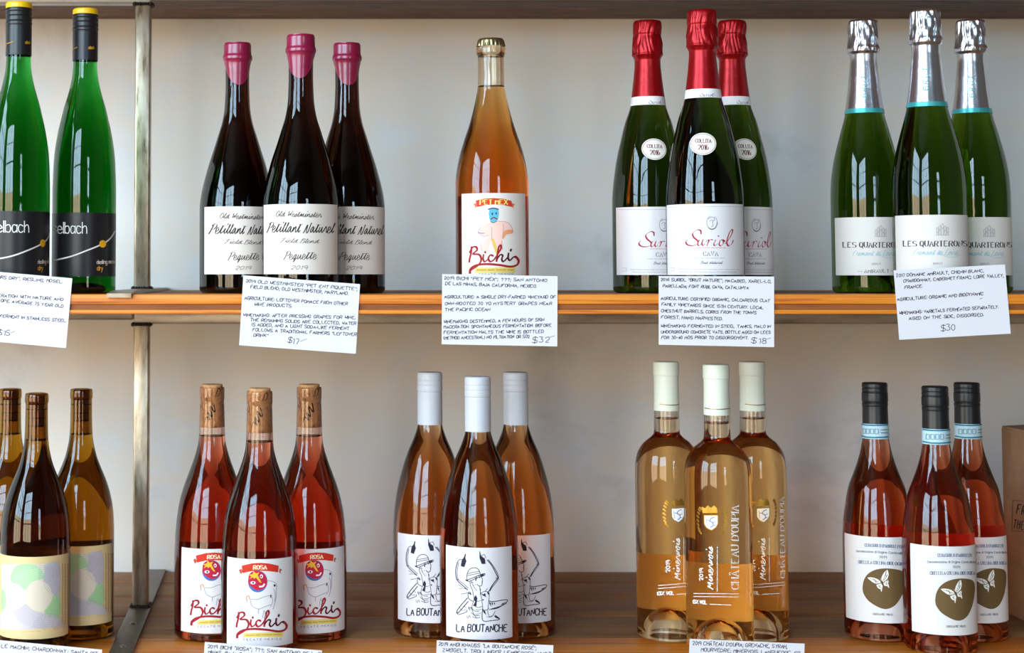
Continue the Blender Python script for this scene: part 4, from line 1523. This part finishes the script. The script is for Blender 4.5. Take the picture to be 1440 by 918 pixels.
    tag(b.root, 'deep rose wine bottle with black screw cap in front of its two twins', 'wine bottle', g)
    o = place(b, 1235.8, 830, 0.134, -18)
    tag(o, 'deep rose wine bottle with black screw cap at the left rear of its trio', 'wine bottle', g)
    o = place(b, 1366.2, 830, 0.134, 2)
    tag(o, 'deep rose wine bottle with black screw cap at the right rear, beside the cardboard box', 'wine bottle', g)


riesling()
waxed()
petmex()
suriol()
quarterons()
chardonnay()
rosa()
boutanche()
doupia()
cirelli()


# ------------------------------------------------------------------ index cards
def card(corners, crop, lines, strokes, label):
    """corners tl, tr, br, bl in picture pixels; hangs on the shelf's front edge."""
    Y = -0.0007
    tl, tr, br, bl = [at(x, y, Y) for x, y in corners]
    me = bpy.data.meshes.new('index_card')
    N, Mv = 10, 6
    root_p = (tl + tr + br + bl) / 4
    v, f = [], []
    for s_ in (0, -0.0003):
        for j in range(Mv + 1):
            for i in range(N + 1):
                u, w = i / N, j / Mv
                p = (tl * (1 - u) + tr * u) * (1 - w) + (bl * (1 - u) + br * u) * w
                v.append(tuple(p + Vector((0, s_, 0)) - root_p))
    K = (N + 1) * (Mv + 1)
    for j in range(Mv):
        for i in range(N):
            a = j * (N + 1) + i
            f.append((a, a + 1, a + N + 2, a + N + 1))
            f.append((K + a, K + a + N + 1, K + a + N + 2, K + a + 1))
    rim = [i for i in range(N + 1)] + [j * (N + 1) + N for j in range(1, Mv + 1)] + [Mv * (N + 1) + i for i in range(N - 1, -1, -1)] + [j * (N + 1) for j in range(Mv - 1, 0, -1)]
    for a, b in zip(rim, rim[1:] + rim[:1]):
        f.append((a, K + a, K + b, b))
    me.from_pydata(v, [], f)
    o = link('index_card', me, None, [M_CARD])
    o.location = root_p
    tag(o, label, 'card', 'handwritten price cards')
    ox, oy, sc = crop
    a = Art(lambda px, py, off: at(px, py, Y - 0.0003 - off) - root_p, ox, oy, sc, 0.00008, step=3)
    pen = (52, 34, 62)
    for s, p0, p1, h in lines:
        a.text(s, p0, p1, h, 0.86 * sc if h * 1.0 / sc < 6.5 else 0.9 * sc, pen, 'hand', 0.1, 0.6, gap=2.2, space=5)
    for q, w in strokes:
        a.stroke(q, w, (90, 74, 96), 0)
    a.build('handwriting', o)


H = 32
card([(-61, 377), (101.7, 391.3), (92.7, 489.3), (-70, 474.6)], (0, 380, 7.98), [
    ('SAAR "OURS DRY", RIESLING, MOSEL.', (-240, 76), (695, 144), H), ('COOPERATION WITH NATURE AND', (-170, 290), (705, 340), H),
    ('SLOPE. AVERAGE 75 YEAR OLD', (-60, 350), (710, 418), H), ('FERMENT IN STAINLESS STEEL.', (0, 526), (740, 582), H), ('$15', (-30, 722), (108, 732), 56)],
    [([(120, 700), (170, 684)], 5)], 'white handwritten card hanging under the slim green bottles, cut by the left edge')
card([(342.2, 387), (506.3, 399.5), (500.3, 497.3), (336.3, 485.3)], (330, 380, 7.649), [
    ('2019 OLD WESTMINSTER "PET ENT PIQUETTE";', (118, 128), (1315, 218), H), ('FIELD BLEND; OLD WESTMINSTER, MARYLAND.', (170, 192), (1218, 266), H),
    ('AGRICULTURE: LEFTOVER POMACE FROM OTHER', (105, 312), (1212, 376), H), ('WINE PRODUCTS.', (212, 380), (615, 398), H),
    ('WINEMAKING: AFTER PRESSING GRAPES FOR WINE,', (92, 494), (1295, 524), H), ('THE REMAINING SOLIDS ARE COLLECTED, WATER', (170, 548), (1305, 588), H),
    ('IS ADDED, AND A LIGHT SODA-LIKE FERMENT', (186, 598), (1228, 642), H), ('FOLLOWS. A TRADITIONAL FARMERS "LEFTOVER', (190, 654), (1308, 706), H),
    ('DRINK"', (200, 712), (355, 718), H), ('$17', (566, 776), (690, 792), 56)],
    [([(706, 764), (776, 738)], 5)], 'white handwritten card tilted below the pink waxed bottles, priced 17 dollars')
card([(621.8, 385.3), (784, 388.2), (783.6, 487), (621, 484)], (610, 380, 7.784), [
    ('2019 BICHI "PET MEX"; ???; SAN ANTONIO', (110, 100), (1236, 126), H), ('DE LAS MINAS, BAJA CALIFORNIA, MEXICO.', (126, 160), (1120, 190), H),
    ('AGRICULTURE: A SINGLE DRY-FARMED VINEYARD OF', (116, 306), (1332, 308), H), ('OWN-ROOTED 70 YO MYSTERY GRAPES NEAR', (120, 380), (1290, 378), H),
    ('THE PACIFIC OCEAN', (122, 446), (614, 444), H), ('WINEMAKING: DESTEMMED, A FEW HOURS OF SKIN', (110, 580), (1206, 556), H),
    ('MACERATION. SPONTANEOUS FERMENTATION. BEFORE', (110, 636), (1284, 616), H), ('FERMENTATION HALTS THE WINE IS BOTTLED', (110, 696), (1200, 686), H),
    ('(METHOD ANCESTRAL) NO FILTRATION OR SO2', (108, 756), (1046, 740), H), ('$32', (1082, 790), (1256, 786), 58)],
    [([(1270, 732), (1322, 716)], 5)], 'white handwritten card below the single amber bottle, priced 32 dollars')
card([(926.3, 388), (1088.5, 388.8), (1088.5, 488), (926.3, 484.6)], (920, 380, 7.983), [
    ('2016 SURIOL "BRUT NATURE"; MACABEO, XAREL-LO,', (70, 118), (1310, 142), H), ('PARELLADA; FONT RUBI, CAVA, CATALUNYA', (96, 190), (1056, 212), H),
    ('AGRICULTURE: CERTIFIED ORGANIC, CALCAREOUS CLAY', (76, 330), (1296, 356), H), ('FAMILY VINEYARDS SINCE 15TH CENTURY. LOCAL', (80, 396), (1226, 436), H),
    ("CHESTNUT BARRELS, CORKS FROM THE TOWN'S", (76, 470), (1146, 492), H), ('FOREST. HAND HARVESTED.', (78, 540), (766, 560), H),
    ('WINEMAKING: FERMENTED IN STEEL TANKS, MALO IN', (76, 640), (1306, 646), H), ('UNDERGROUND CONCRETE VATS. BOTTLE AGED ON LEES', (76, 706), (1302, 712), H),
    ('FOR 30-40 MOS PRIOR TO DISGORGEMENT.', (80, 770), (1050, 772), H), ('$18', (1086, 812), (1252, 824), 62)],
    [([(1266, 772), (1312, 758)], 5)], 'white handwritten card below the red-foiled bottles, priced 18 dollars')
card([(1256.5, 380), (1413, 371.8), (1421.2, 469), (1264.6, 477.7)], (1245, 365, 7.649), [
    ('2017 DOMAINE AMIRAULT, CHENIN BLANC,', (116, 188), (1056, 134), H), ('CHARDONNAY, CABERNET FRANC; LOIRE VALLEY,', (196, 244), (1272, 186), H),
    ('FRANCE.', (206, 314), (396, 300), H), ('AGRICULTURE: ORGANIC AND BIODYNAMIC', (130, 444), (1050, 380), H),
    ('WINEMAKING: VARIETALS FERMENTED SEPARATELY.', (150, 592), (1216, 522), H), ('AGED ON THE SIDE, DISGORGED.', (256, 650), (1056, 606), H), ('$30', (596, 768), (752, 758), 62)],
    [([(1014, 422), (1046, 412)], 5)], 'white handwritten card tilted below the silver-foiled bottles, priced 30 dollars')
h2 = 20


def low_card(tl, tr, crop, lines, label):
    dx, dy = tr[0] - tl[0], tr[1] - tl[1]
    n_ = (-dy * 0.6, dx * 0.6)
    card([tl, tr, (tr[0] + n_[0], tr[1] + n_[1]), (tl[0] + n_[0], tl[1] + n_[1])], crop, lines, [], label)


low_card((-20, 898), (143.7, 913.3), (0, 700, 4.21), [('2018 LE MACHIN; CHARDONNAY; SANTA RITA', (-70, 880), (596, 934), h2)], 'white handwritten card at the lower left edge, below the olive-brown bottles')
low_card((288, 902.4), (452.8, 914.4), (240, 700, 4.211), [('2019 BICHI "ROSA"; ???; SAN ANTONIO DE LAS', (218, 888), (888, 936), h2), ('MINAS, BAJA CALIFORNIA', (222, 920), (560, 946), h2)], 'white handwritten card below the corked red rose bottles on the lower shelf')
low_card((614.3, 900), (778.2, 907), (540, 700, 4.211), [('2019 ANDI KNAUSS "LA BOUTANCHE ROSÉ";', (322, 874), (902, 898), h2), ('ZWEIGELT, TROLLINGER LEMBERGER, WURT', (345, 910), (985, 936), h2)], 'white handwritten card below the white-capped rose bottles on the lower shelf')
low_card((969.8, 898), (1131.5, 904.8), (880, 690, 4.027), [("2019 CHÂTEAU D'OUPIA; GRENACHE, SYRAH,", (378, 872), (914, 892), h2), ('MOURVEDRE; MINERVOIS, LANGUEDOC, FR', (425, 908), (985, 930), h2)], 'white handwritten card below the pale gold rose bottles on the lower shelf')

# ------------------------------------------------------------------ cardboard box
BX = at(1415, 866, 0.268).x
BZ = at(1415, 602, 0.268).z
boxr = empty('cardboard_box', (BX, 0.268, 0))
tag(boxr, 'brown cardboard wine box with black stencilled letters, cut by the right picture edge', 'box')
bm = bmesh.new()
w_, d_, t_ = 0.26, 0.20, 0.003
box(bm, 0, w_, -d_, 0, 0.0003, t_)
box(bm, 0, t_, -d_, 0, t_, BZ)
box(bm, w_ - t_, w_, -d_, 0, t_, BZ)
box(bm, t_, w_ - t_, -d_, -d_ + t_, t_, BZ)
box(bm, t_, w_ - t_, -t_, 0, t_, BZ)
from_bm('box_body', bm, M_KRAFT, boxr)
for s_ in (0, 1):
    bm = bmesh.new()
    x0, x1 = (0.0005, w_ / 2 - 0.001) if s_ == 0 else (w_ / 2 + 0.001, w_ - 0.0005)
    box(bm, x0, x1, -d_ + 0.0005, -0.0005, BZ + 0.0002, BZ + 0.003)
    for v in bm.verts:
        k = (v.co.x - x0) / (x1 - x0) if s_ == 0 else (x1 - v.co.x) / (x1 - x0)
        v.co.z += 0.006 * k
    from_bm('flap', bm, M_KRAFT, boxr)


def face_pt(px, py, off):
    dx, dy, dz = ray(px, py)
    t = (BX - off) / dx
    return Vector((BX - off, CAM_Y + dy * t, CAM_Z + dz * t)) - boxr.location


a = Art(face_pt, 1360, 580, 3.525, 0.0003)
bk = (40, 34, 30)
a.text('FR', (244, 500), (284, 508), 46, 5.5, bk, 'plain', gap=4)
a.text('THE', (228, 572), (276, 580), 42, 4.5, bk, 'plain', gap=4)
a.stroke([(226, 436), (290, 438)], 2.5, (90, 64, 46), 0)
a.stroke([(226, 436), (222, 586), (290, 590)], 2.5, (90, 64, 46), 0)
a.build('stencilled_lettering', boxr)
